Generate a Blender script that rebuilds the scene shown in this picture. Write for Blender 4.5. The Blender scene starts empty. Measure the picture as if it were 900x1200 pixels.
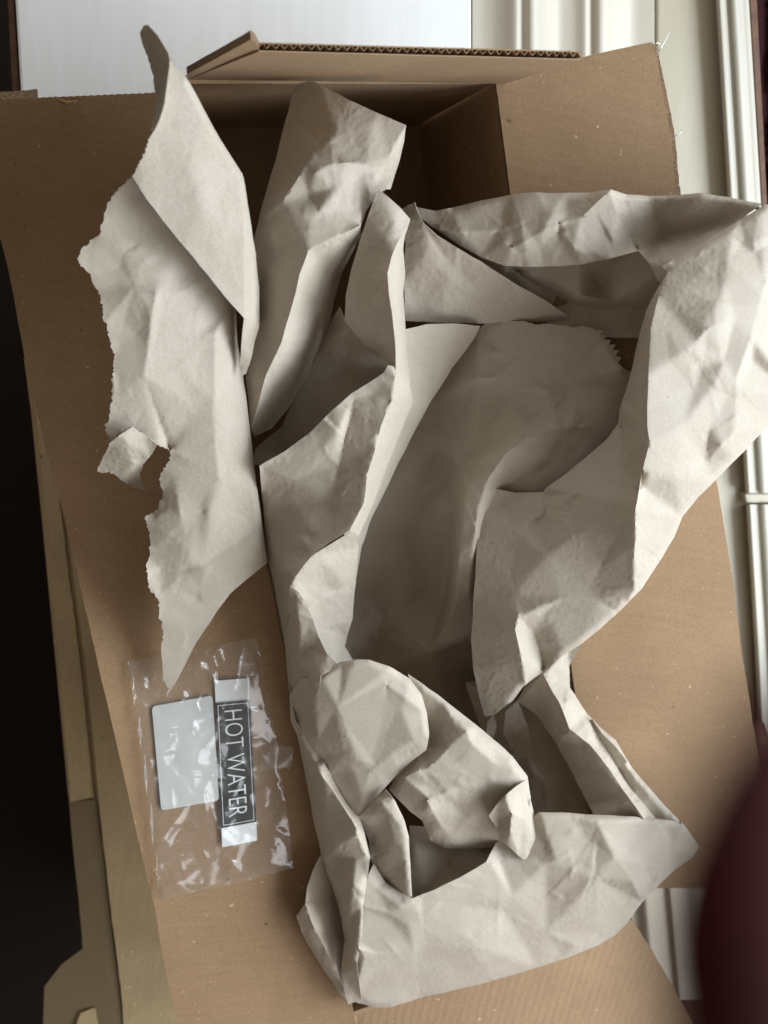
import bpy, bmesh, math, random
import numpy as np
from mathutils import Vector, Matrix
from mathutils.geometry import delaunay_2d_cdt

random.seed(7)
RNG = np.random.default_rng(11)
scene = bpy.context.scene
COL = scene.collection

# ------------------------------------------------------------------ camera
F = 1080.0            # focal length in pixels of the 900x1200 photograph
D = 0.54              # metres from the lens to the middle of the box rim
up_c = Vector((0.185, -0.296, 1.0)).normalized()
R = up_c.rotation_difference(Vector((0, 0, 1))).to_matrix()
CAM = R @ Vector((0, 0, D))
cd = bpy.data.cameras.new('camera')
cam = bpy.data.objects.new('camera', cd)
COL.objects.link(cam)
cam.matrix_world = Matrix.Translation(CAM) @ R.to_4x4()
cd.sensor_fit = 'AUTO'
cd.sensor_width = 36.0
cd.lens = 36.0 * F / 1200.0
cd.clip_start = 0.005
cd.clip_end = 20
cd.dof.use_dof = True
cd.dof.focus_distance = 0.50
cd.dof.aperture_fstop = 9.5
scene.camera = cam

# ------------------------------------------------------------------ light
world = bpy.data.worlds.new('World')
scene.world = world
world.use_nodes = True
bg = world.node_tree.nodes['Background']
bg.inputs[0].default_value = (1.0, 0.89, 0.76, 1)
bg.inputs[1].default_value = 0.225


def area(name, loc, target, sx, sy, power, col):
    ld = bpy.data.lights.new(name, 'AREA')
    ld.shape = 'RECTANGLE'
    ld.size, ld.size_y = sx, sy
    ld.energy = power
    ld.color = col
    o = bpy.data.objects.new(name, ld)
    COL.objects.link(o)
    o.location = loc
    o.rotation_euler = (Vector(target) - Vector(loc)).to_track_quat('-Z', 'Y').to_euler()
    return o


area('window_light', (0.84, 0.06, 0.50), (0.0, 0.0, 0.0), 0.95, 0.50, 18.5, (0.80, 0.91, 1.0))
area('side_fill_light', (0.66, -0.68, 0.60), (0.0, -0.1, 0.0), 0.9, 0.55, 6.8, (0.93, 0.96, 1.0))  # added fill lamp at the lower right, lifts the front folds and flaps
area('far_fill_light', (0.05, 0.92, 0.22), (0.0, 0.3, -0.10), 0.7, 0.3, 2.8, (0.96, 0.98, 1.0))  # added lamp behind the box, brightens the white panel

vs = scene.view_settings
vs.view_transform = 'Standard'
vs.look = 'None'
vs.exposure = 0.0
vs.gamma = 1.0
vs.use_curve_mapping = False
scene.cycles.max_bounces = 10
scene.cycles.diffuse_bounces = 6
scene.cycles.transparent_max_bounces = 16
scene.cycles.use_denoising = True


# ------------------------------------------------------------------ helpers
def W(px, py, zmm):
    """The point at height zmm (millimetres above the box rim) seen at a pixel."""
    d = R @ Vector(((px - 450) / F, (600 - py) / F, -1.0))
    t = (zmm * 0.001 - CAM.z) / d.z
    return CAM + d * t


def link_mesh(name, verts, faces, mat, parent=None, smooth=True, origin=None):
    me = bpy.data.meshes.new(name)
    org = Vector(origin) if origin is not None else (parent.location.copy() if parent else None)
    vv = [Vector(v) for v in verts]
    if org is None:
        org = Vector((sum(v.x for v in vv) / len(vv), sum(v.y for v in vv) / len(vv), min(v.z for v in vv)))
    p = parent
    me.from_pydata([v - org for v in vv], [], faces)
    me.update()
    for m in (mat if isinstance(mat, (list, tuple)) else [mat]):
        me.materials.append(m)
    if smooth:
        for f in me.polygons:
            f.use_smooth = True
    o = bpy.data.objects.new(name, me)
    COL.objects.link(o)
    if p is None:
        o.location = org
    else:
        o.parent = p
        # parts and sub-parts are all modelled about the origin of their thing
    return o


def sub(o, parent):
    """put a sub-part (modelled about the thing's origin) under a part"""
    o.parent = parent
    return o


def thing(name, label, cat, loc, group=None):
    o = bpy.data.objects.new(name, None)
    o.empty_display_size = 0.02
    COL.objects.link(o)
    o.location = loc
    o['label'] = label
    o['category'] = cat
    if group:
        o['group'] = group
    return o


def tag(o, label, cat, group=None):
    o['label'] = label
    o['category'] = cat
    if group:
        o['group'] = group
    return o


def nt(name):
    m = bpy.data.materials.new(name)
    m.use_nodes = True
    t = m.node_tree
    b = t.nodes['Principled BSDF']
    return m, t, b


def node(t, typ, **kw):
    n = t.nodes.new(typ)
    for k, v in kw.items():
        if k in n.inputs:
            n.inputs[k].default_value = v
        else:
            setattr(n, k, v)
    return n


def ramp(t, stops):
    n = t.nodes.new('ShaderNodeValToRGB')
    el = n.color_ramp.elements
    el[0].position, el[0].color = stops[0]
    el[1].position, el[1].color = stops[1]
    for p, c in stops[2:]:
        e = el.new(p)
        e.color = c
    return n


def mixc(t, fac, a, b, blend='MIX'):
    n = t.nodes.new('ShaderNodeMix')
    n.data_type = 'RGBA'
    n.blend_type = blend
    for sock, v in ((0, fac), (6, a), (7, b)):
        if isinstance(v, (int, float, tuple)):
            n.inputs[sock].default_value = v
        else:
            t.links.new(v, n.inputs[sock])
    return n.outputs[2]


def bump(t, b, h, strength, dist, prev=None):
    n = node(t, 'ShaderNodeBump', Strength=strength, Distance=dist)
    t.links.new(h, n.inputs['Height'])
    if prev:
        t.links.new(prev, n.inputs['Normal'])
    t.links.new(n.outputs[0], b.inputs['Normal'])
    return n.outputs[0]


# ------------------------------------------------------------------ materials
def paper_mat(name, base):
    m, t, b = nt(name)
    tc = node(t, 'ShaderNodeTexCoord')
    n1 = node(t, 'ShaderNodeTexNoise', Scale=900.0, Detail=3.0, Roughness=0.7)
    n2 = node(t, 'ShaderNodeTexNoise', Scale=45.0, Detail=4.0, Roughness=0.6)
    n3 = node(t, 'ShaderNodeTexNoise', Scale=420.0, Detail=2.0)
    for n in (n1, n2, n3):
        t.links.new(tc.outputs['Object'], n.inputs['Vector'])
    r1 = ramp(t, [(0.32, (0.93, 0.92, 0.905, 1)), (0.68, (1.04, 1.06, 1.06, 1))])
    t.links.new(n1.outputs[0], r1.inputs[0])
    r2 = ramp(t, [(0.35, (0.965, 0.96, 0.95, 1)), (0.65, (1.02, 1.03, 1.03, 1))])
    t.links.new(n2.outputs[0], r2.inputs[0])
    r3 = ramp(t, [(0.70, (1, 1, 1, 1)), (0.76, (0.72, 0.68, 0.62, 1))])
    t.links.new(n3.outputs[0], r3.inputs[0])
    c = mixc(t, 1.0, base, r1.outputs[0], 'MULTIPLY')
    c = mixc(t, 1.0, c, r2.outputs[0], 'MULTIPLY')
    c = mixc(t, 0.6, c, r3.outputs[0], 'MULTIPLY')
    t.links.new(c, b.inputs['Base Color'])
    b.inputs['Roughness'].default_value = 0.62
    b.inputs['Specular IOR Level'].default_value = 0.28
    bump(t, b, n1.outputs[0], 0.08, 0.0003)
    # thin paper lets a little light through
    out = t.nodes['Material Output']
    tr = node(t, 'ShaderNodeBsdfTranslucent')
    t.links.new(c, tr.inputs['Color'])
    mx = node(t, 'ShaderNodeMixShader')
    mx.inputs[0].default_value = 0.16
    t.links.new(b.outputs[0], mx.inputs[1])
    t.links.new(tr.outputs[0], mx.inputs[2])
    t.links.new(mx.outputs[0], out.inputs['Surface'])
    return m


def card_mat(name, base, angle, flute=0.35, edge=False):
    m, t, b = nt(name)
    tc = node(t, 'ShaderNodeTexCoord')
    mp = node(t, 'ShaderNodeMapping')
    mp.inputs['Rotation'].default_value = (0, 0, angle)
    t.links.new(tc.outputs['Object'], mp.inputs['Vector'])
    st = node(t, 'ShaderNodeMapping')
    st.inputs['Scale'].default_value = (25.0, 260.0, 60.0)
    t.links.new(mp.outputs[0], st.inputs['Vector'])
    n0 = node(t, 'ShaderNodeTexNoise', Scale=1.0, Detail=4.0, Roughness=0.6)
    t.links.new(st.outputs[0], n0.inputs['Vector'])
    n1 = node(t, 'ShaderNodeTexNoise', Scale=700.0, Detail=3.0, Roughness=0.7)
    n2 = node(t, 'ShaderNodeTexNoise', Scale=14.0, Detail=4.0)
    n3 = node(t, 'ShaderNodeTexNoise', Scale=260.0, Detail=2.0, Roughness=0.5)
    for n in (n1, n2, n3):
        t.links.new(tc.outputs['Object'], n.inputs['Vector'])
    r0 = ramp(t, [(0.3, (0.95, 0.945, 0.94, 1)), (0.7, (1.03, 1.03, 1.03, 1))])
    t.links.new(n0.outputs[0], r0.inputs[0])
    r1 = ramp(t, [(0.3, (0.84, 0.82, 0.80, 1)), (0.7, (1.08, 1.08, 1.08, 1))])
    t.links.new(n1.outputs[0], r1.inputs[0])
    r2 = ramp(t, [(0.3, (0.88, 0.865, 0.85, 1)), (0.7, (1.06, 1.06, 1.06, 1))])
    t.links.new(n2.outputs[0], r2.inputs[0])
    r3 = ramp(t, [(0.715, (0, 0, 0, 1)), (0.76, (1, 1, 1, 1))])
    t.links.new(n3.outputs[0], r3.inputs[0])
    c = mixc(t, 1.0, base, r0.outputs[0], 'MULTIPLY')
    c = mixc(t, 1.0, c, r1.outputs[0], 'MULTIPLY')
    c = mixc(t, 1.0, c, r2.outputs[0], 'MULTIPLY')
    light = (min(1, base[0] * 1.7), min(1, base[1] * 1.75), min(1, base[2] * 1.9), 1)
    c = mixc(t, r3.outputs[0], c, light)
    n5 = node(t, 'ShaderNodeTexNoise', Scale=170.0, Detail=1.0)
    n5.noise_dimensions = '4D'
    n5.inputs['W'].default_value = 3.7
    t.links.new(tc.outputs['Object'], n5.inputs['Vector'])
    r5 = ramp(t, [(0.755, (0, 0, 0, 1)), (0.79, (0.7, 0.7, 0.7, 1))])
    t.links.new(n5.outputs[0], r5.inputs[0])
    c = mixc(t, r5.outputs[0], c, (base[0] * 0.35, base[1] * 0.33, base[2] * 0.3, 1))
    t.links.new(c, b.inputs['Base Color'])
    b.inputs['Roughness'].default_value = 0.7
    b.inputs['Specular IOR Level'].default_value = 0.25
    wv = node(t, 'ShaderNodeTexWave', Scale=52.0, Distortion=0.6, Detail=1.0)
    wv.bands_direction = 'Y'
    t.links.new(mp.outputs[0], wv.inputs['Vector'])
    p = bump(t, b, wv.outputs[0], flute, 0.0006)
    p = bump(t, b, n0.outputs[0], 0.2, 0.0006, p)
    bump(t, b, n1.outputs[0], 0.2, 0.0003, p)
    return m


def plain(name, col, rough=0.6, spec=0.3, var=0.08, scale=80.0, bstr=0.15, bdist=0.0008):
    m, t, b = nt(name)
    tc = node(t, 'ShaderNodeTexCoord')
    n1 = node(t, 'ShaderNodeTexNoise', Scale=scale, Detail=5.0, Roughness=0.65)
    t.links.new(tc.outputs['Object'], n1.inputs['Vector'])
    r1 = ramp(t, [(0.3, (1 - var,) * 3 + (1,)), (0.7, (1 + var * 0.5,) * 3 + (1,))])
    t.links.new(n1.outputs[0], r1.inputs[0])
    c = mixc(t, 1.0, col, r1.outputs[0], 'MULTIPLY')
    t.links.new(c, b.inputs['Base Color'])
    b.inputs['Roughness'].default_value = rough
    b.inputs['Specular IOR Level'].default_value = spec
    bump(t, b, n1.outputs[0], bstr, bdist)
    return m


def paint_mat(name, col, dirt=(0.30, 0.24, 0.18, 1)):
    m, t, b = nt(name)
    tc = node(t, 'ShaderNodeTexCoord')
    st = node(t, 'ShaderNodeMapping')
    st.inputs['Scale'].default_value = (70.0, 9.0, 30.0)
    t.links.new(tc.outputs['Object'], st.inputs['Vector'])
    n0 = node(t, 'ShaderNodeTexNoise', Scale=1.0, Detail=5.0, Roughness=0.6)
    t.links.new(st.outputs[0], n0.inputs['Vector'])
    n1 = node(t, 'ShaderNodeTexNoise', Scale=90.0, Detail=4.0, Roughness=0.7)
    t.links.new(tc.outputs['Object'], n1.inputs['Vector'])
    r0 = ramp(t, [(0.3, (0.94, 0.935, 0.92, 1)), (0.7, (1.02, 1.02, 1.02, 1))])
    t.links.new(n0.outputs[0], r0.inputs[0])
    r1 = ramp(t, [(0.70, (0, 0, 0, 1)), (0.80, (0.55, 0.55, 0.55, 1))])
    t.links.new(n1.outputs[0], r1.inputs[0])
    c = mixc(t, 1.0, col, r0.outputs[0], 'MULTIPLY')
    c = mixc(t, r1.outputs[0], c, dirt)
    t.links.new(c, b.inputs['Base Color'])
    b.inputs['Roughness'].default_value = 0.38
    b.inputs['Specular IOR Level'].default_value = 0.4
    bump(t, b, n0.outputs[0], 0.25, 0.0008)
    return m


M_PAPER = paper_mat('grey kraft paper', (0.55, 0.476, 0.396, 1))
M_CARD_H = card_mat('brown cardboard, flutes across', (0.31, 0.20, 0.112, 1), math.radians(10), 0.05)
M_CARD_V = card_mat('brown cardboard, flutes along', (0.37, 0.245, 0.145, 1), math.radians(98), 0.16)
M_CARD_IN = card_mat('brown cardboard, box walls', (0.41, 0.28, 0.175, 1), math.radians(10), 0.03)
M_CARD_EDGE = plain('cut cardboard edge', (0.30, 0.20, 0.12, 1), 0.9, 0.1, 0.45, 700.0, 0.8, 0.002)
M_CARD_OLD = card_mat('yellowed cardboard', (0.50, 0.385, 0.225, 1), math.radians(98), 0.05)
M_WHITE = paint_mat('white gloss paint', (0.80, 0.80, 0.79, 1))
M_CREAM = paint_mat('cream gloss paint', (0.37, 0.325, 0.24, 1))
M_CARPET = plain('dark brown carpet', (0.030, 0.022, 0.017, 1), 0.95, 0.05, 0.6, 500.0, 1.0, 0.003)
M_BROWN = plain('bare brown wood', (0.12, 0.06, 0.035, 1), 0.6, 0.3, 0.4, 120.0)
M_MAROON = plain('matt dark red', (0.055, 0.008, 0.0075, 1), 0.9, 0.1, 0.3, 900.0, 0.5, 0.0005)
M_MOULD = paint_mat('shade-tinted white paint', (0.56, 0.515, 0.435, 1))  # same white paint, with the moulding's tan shading put into the colour
M_FRAME = paint_mat('white frame paint', (0.46, 0.43, 0.365, 1))
M_BOARD = paint_mat('worn whitened wood', (0.52, 0.45, 0.36, 1), (0.25, 0.14, 0.09, 1))
M_CURTAIN = plain('dark curtain cloth', (0.022, 0.006, 0.007, 1), 0.9, 0.1, 0.3, 500.0)
M_LABEL_W = plain('white label card', (0.78, 0.79, 0.78, 1), 0.45, 0.4, 0.03)
M_CARD_W = plain('pale grey card', (0.55, 0.55, 0.52, 1), 0.5, 0.3, 0.05, 60.0)
M_LABEL_B = plain('black label print', (0.012, 0.012, 0.013, 1), 0.4, 0.4, 0.2)


def film_mat():
    m, t, b = nt('clear plastic film')
    out = t.nodes['Material Output']
    t.nodes.remove(b)
    tr = node(t, 'ShaderNodeBsdfTransparent', Color=(0.97, 0.97, 0.97, 1))
    gl = node(t, 'ShaderNodeBsdfGlossy', Roughness=0.22)
    gl.inputs['Color'].default_value = (1, 1, 1, 1)
    df = node(t, 'ShaderNodeBsdfDiffuse', Color=(0.85, 0.87, 0.9, 1))
    lw = node(t, 'ShaderNodeLayerWeight', Blend=0.5)
    pw = node(t, 'ShaderNodeMath', operation='POWER')
    pw.inputs[1].default_value = 3.0
    t.links.new(lw.outputs['Facing'], pw.inputs[0])
    mul = node(t, 'ShaderNodeMath', operation='MULTIPLY_ADD')
    mul.inputs[1].default_value = 0.7
    mul.inputs[2].default_value = 0.06
    t.links.new(pw.outputs[0], mul.inputs[0])
    m1 = node(t, 'ShaderNodeMixShader')
    m1.inputs[0].default_value = 0.04
    t.links.new(tr.outputs[0], m1.inputs[1])
    t.links.new(df.outputs[0], m1.inputs[2])
    m2 = node(t, 'ShaderNodeMixShader')
    t.links.new(mul.outputs[0], m2.inputs[0])
    t.links.new(m1.outputs[0], m2.inputs[1])
    t.links.new(gl.outputs[0], m2.inputs[2])
    t.links.new(m2.outputs[0], out.inputs['Surface'])
    return m


def tape_mat():
    m, t, b = nt('brown packing tape')
    b.inputs['Base Color'].default_value = (0.21, 0.155, 0.088, 1)
    b.inputs['Roughness'].default_value = 0.22
    b.inputs['Specular IOR Level'].default_value = 0.5
    tc = node(t, 'ShaderNodeTexCoord')
    n1 = node(t, 'ShaderNodeTexNoise', Scale=60.0, Detail=4.0)
    t.links.new(tc.outputs['Object'], n1.inputs['Vector'])
    bump(t, b, n1.outputs[0], 0.3, 0.0015)
    return m


M_FILM = film_mat()
M_TAPE = tape_mat()


# ------------------------------------------------------------------ sheet engine
def cdt_tris(P2, edges):
    vs_, es_, fs_, ov, oe, of = delaunay_2d_cdt([Vector((float(a), float(b))) for a, b in P2], edges, [], 0, 1e-4)
    return np.array([(v.x, v.y) for v in vs_]), [tuple(f) for f in fs_], ov


def interp(P, Z, tris, Q):
    """piecewise-linear heights at Q from the triangulation (P, Z, tris)"""
    out = np.full(len(Q), np.nan)
    for a, b, c in tris:
        A, B, C_ = P[a], P[b], P[c]
        lo = np.minimum(np.minimum(A, B), C_) - 0.01
        hi = np.maximum(np.maximum(A, B), C_) + 0.01
        k = np.where((Q[:, 0] >= lo[0]) & (Q[:, 0] <= hi[0]) & (Q[:, 1] >= lo[1]) & (Q[:, 1] <= hi[1]))[0]
        if not len(k):
            continue
        d = (B[1] - C_[1]) * (A[0] - C_[0]) + (C_[0] - B[0]) * (A[1] - C_[1])
        if abs(d) < 1e-9:
            continue
        q = Q[k]
        l1 = ((B[1] - C_[1]) * (q[:, 0] - C_[0]) + (C_[0] - B[0]) * (q[:, 1] - C_[1])) / d
        l2 = ((C_[1] - A[1]) * (q[:, 0] - C_[0]) + (A[0] - C_[0]) * (q[:, 1] - C_[1])) / d
        l3 = 1 - l1 - l2
        ok = (l1 > -1e-3) & (l2 > -1e-3) & (l3 > -1e-3)
        out[k[ok]] = (l1 * Z[a] + l2 * Z[b] + l3 * Z[c])[ok]
    bad = np.where(np.isnan(out))[0]
    for i in bad:
        j = np.argmin(((P - Q[i]) ** 2).sum(1))
        out[i] = Z[j]
    return out


def inside(poly, Q):
    x, y = Q[:, 0], Q[:, 1]
    if len(Q) < 400:
        A = np.asarray(poly)
        B = np.roll(A, -1, 0)
        c = (A[None, :, 1] > y[:, None]) != (B[None, :, 1] > y[:, None])
        xi = (B[None, :, 0] - A[None, :, 0]) * (y[:, None] - A[None, :, 1]) / (B[None, :, 1] - A[None, :, 1] + 1e-12) + A[None, :, 0]
        return (c & (x[:, None] < xi)).sum(1) % 2 == 1
    r = np.zeros(len(Q), bool)
    n = len(poly)
    for i in range(n):
        x0, y0 = poly[i]
        x1, y1 = poly[(i + 1) % n]
        c = ((y0 > y) != (y1 > y))
        with np.errstate(divide='ignore', invalid='ignore'):
            xi = (x1 - x0) * (y - y0) / (y1 - y0 + 1e-12) + x0
        r ^= c & (x < xi)
    return r


def make_tin(lo, hi, spacing, amp, rng):
    """facets: random points with random heights, joined by flat triangles"""
    lo, hi = lo - spacing * 2, hi + spacing * 2
    n = int((hi - lo).prod() / (spacing * spacing * 0.8)) + 4
    P = lo + rng.random((n, 2)) * (hi - lo)
    P = np.vstack([P, [lo - 1, (hi[0] + 1, lo[1] - 1), hi + 1, (lo[0] - 1, hi[1] + 1)]])
    vs_, es_, fs_, ov, oe, of = delaunay_2d_cdt([Vector((float(a), float(b))) for a, b in P], [], [], 0, 1e-4)
    P2 = np.array([(v.x, v.y) for v in vs_])
    # calm and busy areas
    busy = np.clip(0.55 + 0.7 * rng.normal(0, 1, len(P2)), 0.1, 1.7)
    return P2, rng.normal(0, amp, len(P2)) * busy, [tuple(f) for f in fs_]


def make_lines(poly, density, amp, rng):
    """short sharp wrinkles: (centre, direction, half length, height, width)"""
    lo, hi = poly.min(0), poly.max(0)
    n = int((hi - lo).prod() / 1000.0 * density)
    out = []
    clumps = lo + rng.random((max(1, n // 4), 2)) * (hi - lo)
    for _ in range(n):
        c = clumps[rng.integers(len(clumps))] + rng.normal(0, 24, 2)
        if not inside(poly, c[None])[0]:
            continue
        a = rng.random() * math.pi
        L = rng.uniform(9, 32) * (1.7 if rng.random() < 0.25 else 1.0)
        out.append((c, np.array((math.cos(a), math.sin(a))), L, amp * rng.uniform(0.35, 1.0) * (1 if rng.random() < 0.85 else -0.4), rng.uniform(1.8, 4.0)))
    return out


def lines_height(lines, Q):
    z = np.zeros(len(Q))
    for c, u, L, a, w in lines:
        d = Q - c
        k = np.where((np.abs(d) < L + 30).all(1))[0]
        if not len(k):
            continue
        t = d[k] @ u
        q = np.abs(d[k] @ np.array((-u[1], u[0])))
        z[k] += a * np.exp(-q / w) * np.clip(1 - np.abs(t) / L, 0, 1)
    return z


def resample(line, step, closed=False):
    out, idx = [], []
    n = len(line)
    for i in range(n if closed else n - 1):
        a, b = np.array(line[i][:3], float), np.array(line[(i + 1) % n][:3], float)
        L = np.hypot(*(b - a)[:2])
        k = max(1, int(round(L / step)))
        for j in range(k):
            out.append(a + (b - a) * j / k)
            idx.append(i)
    if not closed:
        out.append(np.array(line[-1][:3], float))
        idx.append(n - 2)
    return np.array(out), idx


def sheet(name, outline, parent, pts=(), creases=(), step=2.3, smooth=13, crumple=(1.6, 0.25),
          scales=(46, 19), torn=(), torn_amp=1.3, fold=(), mat=None, seed=1, thick=0.25, skirt=1.0, drop=1.0,
          zfun=None, saw=(), lines=0.30, line_amp=0.85):
    """One fold of a sheet of paper.  outline / pts / creases hold (x, y, height in mm);
    creases stay sharp, everything else is relaxed, then crumpled into facets."""
    rng = np.random.default_rng(seed)
    mat = mat or M_PAPER
    # coarse surface
    cp, ce = [], []
    for i, p in enumerate(outline):
        cp.append(p[:3])
        ce.append((i, (i + 1) % len(outline)))
    for cr in creases:
        s = len(cp)
        for j, p in enumerate(cr):
            cp.append(p[:3])
            if j:
                ce.append((s + j - 1, s + j))
    for p in pts:
        cp.append(p[:3])
    cp = np.array(cp, float)
    P2, T, ov = cdt_tris(cp[:, :2], ce)
    Zc = np.zeros(len(P2))
    for i, o in enumerate(ov):
        src = [k for k in o if k < len(cp)]
        if src:
            Zc[i] = cp[src, 2].mean()
        else:
            # a crossing of two creases: between the heights of both
            near_e = []
            for a, b in ce:
                ab = cp[b, :2] - cp[a, :2]
                t_ = np.clip(((P2[i] - cp[a, :2]) @ ab) / (ab @ ab + 1e-9), 0, 1)
                near_e.append((np.hypot(*(cp[a, :2] + ab * t_ - P2[i])), cp[a, 2] + (cp[b, 2] - cp[a, 2]) * t_))
            near_e.sort()
            Zc[i] = (near_e[0][1] + near_e[1][1]) / 2
    # fine outline
    ol, seg = resample(outline, step, True)
    nO = len(ol)
    cen = ol[:, :2]
    nrm = np.roll(cen, -1, 0) - np.roll(cen, 1, 0)
    nrm = np.stack([-nrm[:, 1], nrm[:, 0]], 1) / (np.hypot(nrm[:, 0], nrm[:, 1])[:, None] + 1e-9)
    area2 = (cen[:, 0] * np.roll(cen[:, 1], -1) - np.roll(cen[:, 0], -1) * cen[:, 1]).sum()
    if area2 < 0:
        nrm = -nrm            # inward normals
    is_torn = np.array([any(a <= s < b for a, b in torn) for s in seg])
    is_fold = np.array([any(a <= s < b for a, b in fold) for s in seg])
    is_saw = np.array([any(a <= s < b for a, b in saw) for s in seg])
    w = rng.normal(0, 1, nO)
    w2 = np.interp(np.arange(nO), np.arange(0, nO + 6, 6), rng.normal(0, 1, len(np.arange(0, nO + 6, 6))))
    off = np.where(is_torn, (w * 0.55 + w2 * 0.75) * torn_amp, w2 * 0.25)
    off = np.where(is_saw, np.where(np.arange(nO) % 2 == 0, 0.0, 1.0) * torn_amp * 1.6, off)
    ol[:, :2] += nrm * np.clip(off, -3, 3)[:, None]
    # crease samples
    pool, edges, fixed = [tuple(p) for p in ol], [(i, (i + 1) % nO) for i in range(nO)], set(range(nO))
    poly = ol[:, :2]
    for cr in creases:
        cs, _ = resample(cr, step)
        m = inside(poly, cs[:, :2])
        jn = np.arange(len(cs))
        jk = np.arange(0, len(cs) + 11, 10)
        jit = np.stack([np.interp(jn, jk, rng.normal(0, 0.7, len(jk))) for _ in (0, 1)], 1)
        prev = None
        for k, p in enumerate(cs):
            dmin = np.hypot(*(poly - p[:2]).T).min()
            if not m[k] or dmin < step * 0.45:
                prev = None
                continue
            pool.append((p[0] + jit[k, 0], p[1] + jit[k, 1], p[2]))
            fixed.add(len(pool) - 1)
            if prev is not None:
                edges.append((prev, len(pool) - 1))
            prev = len(pool) - 1
    # crumple facets and wrinkles get mesh edges of their own, so that they stay crisp
    lo, hi = poly.min(0), poly.max(0)
    tins = [make_tin(lo, hi, sc_, a, rng) for a, sc_ in zip(crumple, scales) if a > 0]
    wr = make_lines(poly, lines, line_amp, rng) if lines else []
    cand = []
    if tins and lines:
        P_, Z_, T_ = tins[0]
        for e in {tuple(sorted((t[a], t[b]))) for t in T_ for a, b in ((0, 1), (1, 2), (2, 0))}:
            cand.append(resample([tuple(P_[e[0]]) + (0,), tuple(P_[e[1]]) + (0,)], step)[0])
    for c, u, L, a, w in wr:
        cand.append(resample([tuple(c - u * L) + (0,), tuple(c + u * L) + (0,)], step)[0])
    grid = {}
    for p in pool:
        grid.setdefault((int(p[0] // step), int(p[1] // step)), []).append(p)
    mine = []
    for cs in cand:
        m = inside(poly, cs[:, :2])
        prev = None
        for gx_, gy_, q in mine:
            grid.setdefault((gx_, gy_), []).append(q)
        mine = []
        for k, p in enumerate(cs):
            if not m[k]:
                prev = None
                continue
            gx_, gy_ = int(p[0] // step), int(p[1] // step)
            if any((p[0] - q[0]) ** 2 + (p[1] - q[1]) ** 2 < (step * 0.6) ** 2
                   for ax in (-1, 0, 1) for ay in (-1, 0, 1) for q in grid.get((gx_ + ax, gy_ + ay), ())):
                prev = None
                continue
            mine.append((gx_, gy_, (p[0], p[1])))
            pool.append((p[0], p[1], 0.0))
            if prev is not None:
                edges.append((prev, len(pool) - 1))
            prev = len(pool) - 1
    # interior
    gx = np.arange(lo[0], hi[0], step)
    gy = np.arange(lo[1], hi[1], step * 0.87)
    G = np.array([(x + (step / 2 if j % 2 else 0), y) for j, y in enumerate(gy) for x in gx])
    G += rng.normal(0, step * 0.10, G.shape)
    G = G[inside(poly, G)]
    base = np.array(pool)[:, :2]
    grid = {}
    for p in base:
        grid.setdefault((int(p[0] // step), int(p[1] // step)), []).append((p[0], p[1]))
    lim = (step * 0.62) ** 2
    keep = np.array([not any((x - q[0]) ** 2 + (y - q[1]) ** 2 < lim for ax in (-1, 0, 1) for ay in (-1, 0, 1)
                             for q in grid.get((int(x // step) + ax, int(y // step) + ay), ())) for x, y in G], bool)
    G = G[keep]
    nF = len(pool)
    allp = np.vstack([base, G])
    vs_, es_, fs_, ov, oe, of = delaunay_2d_cdt([Vector((float(a), float(b))) for a, b in allp], edges, [], 0, 1e-5)
    V = np.array([(v.x, v.y) for v in vs_])
    tri = np.array([tuple(f) for f in fs_])
    cent = V[tri].mean(1)
    tri = tri[inside(poly, cent)]
    # heights
    Z = interp(P2, Zc, T, V)
    isfix = np.zeros(len(V), bool)
    outl = np.zeros(len(V), bool)
    for i, o in enumerate(ov):
        if any(k in fixed for k in o):
            isfix[i] = True
            k = [k for k in o if k in fixed][0]
            Z[i] = pool[k][2]
        if any(k < nO for k in o):
            outl[i] = True
    E = np.vstack([tri[:, [0, 1]], tri[:, [1, 2]], tri[:, [2, 0]]])
    E = np.vstack([E, E[:, ::-1]])
    deg = np.bincount(E[:, 0], minlength=len(V)).clip(1)
    free = ~isfix
    for _ in range(smooth):
        avg = np.bincount(E[:, 0], weights=Z[E[:, 1]], minlength=len(V)) / deg
        Z[free] += 0.7 * (avg - Z)[free]
    # crumpling
    for P_, Z_, T_ in tins:
        Z += interp(P_, Z_, T_, V)
    Z += lines_height(wr, V)
    avg = np.bincount(E[:, 0], weights=Z[E[:, 1]], minlength=len(V)) / deg
    Z = np.where(outl, Z, Z + 0.08 * (avg - Z))
    if zfun is not None:
        Z += np.array([zfun(x, y) for x, y in V])
    # rolled edges
    faces = [tuple(t) for t in tri]
    verts = [(V[i, 0], V[i, 1], Z[i]) for i in range(len(V))]
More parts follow.
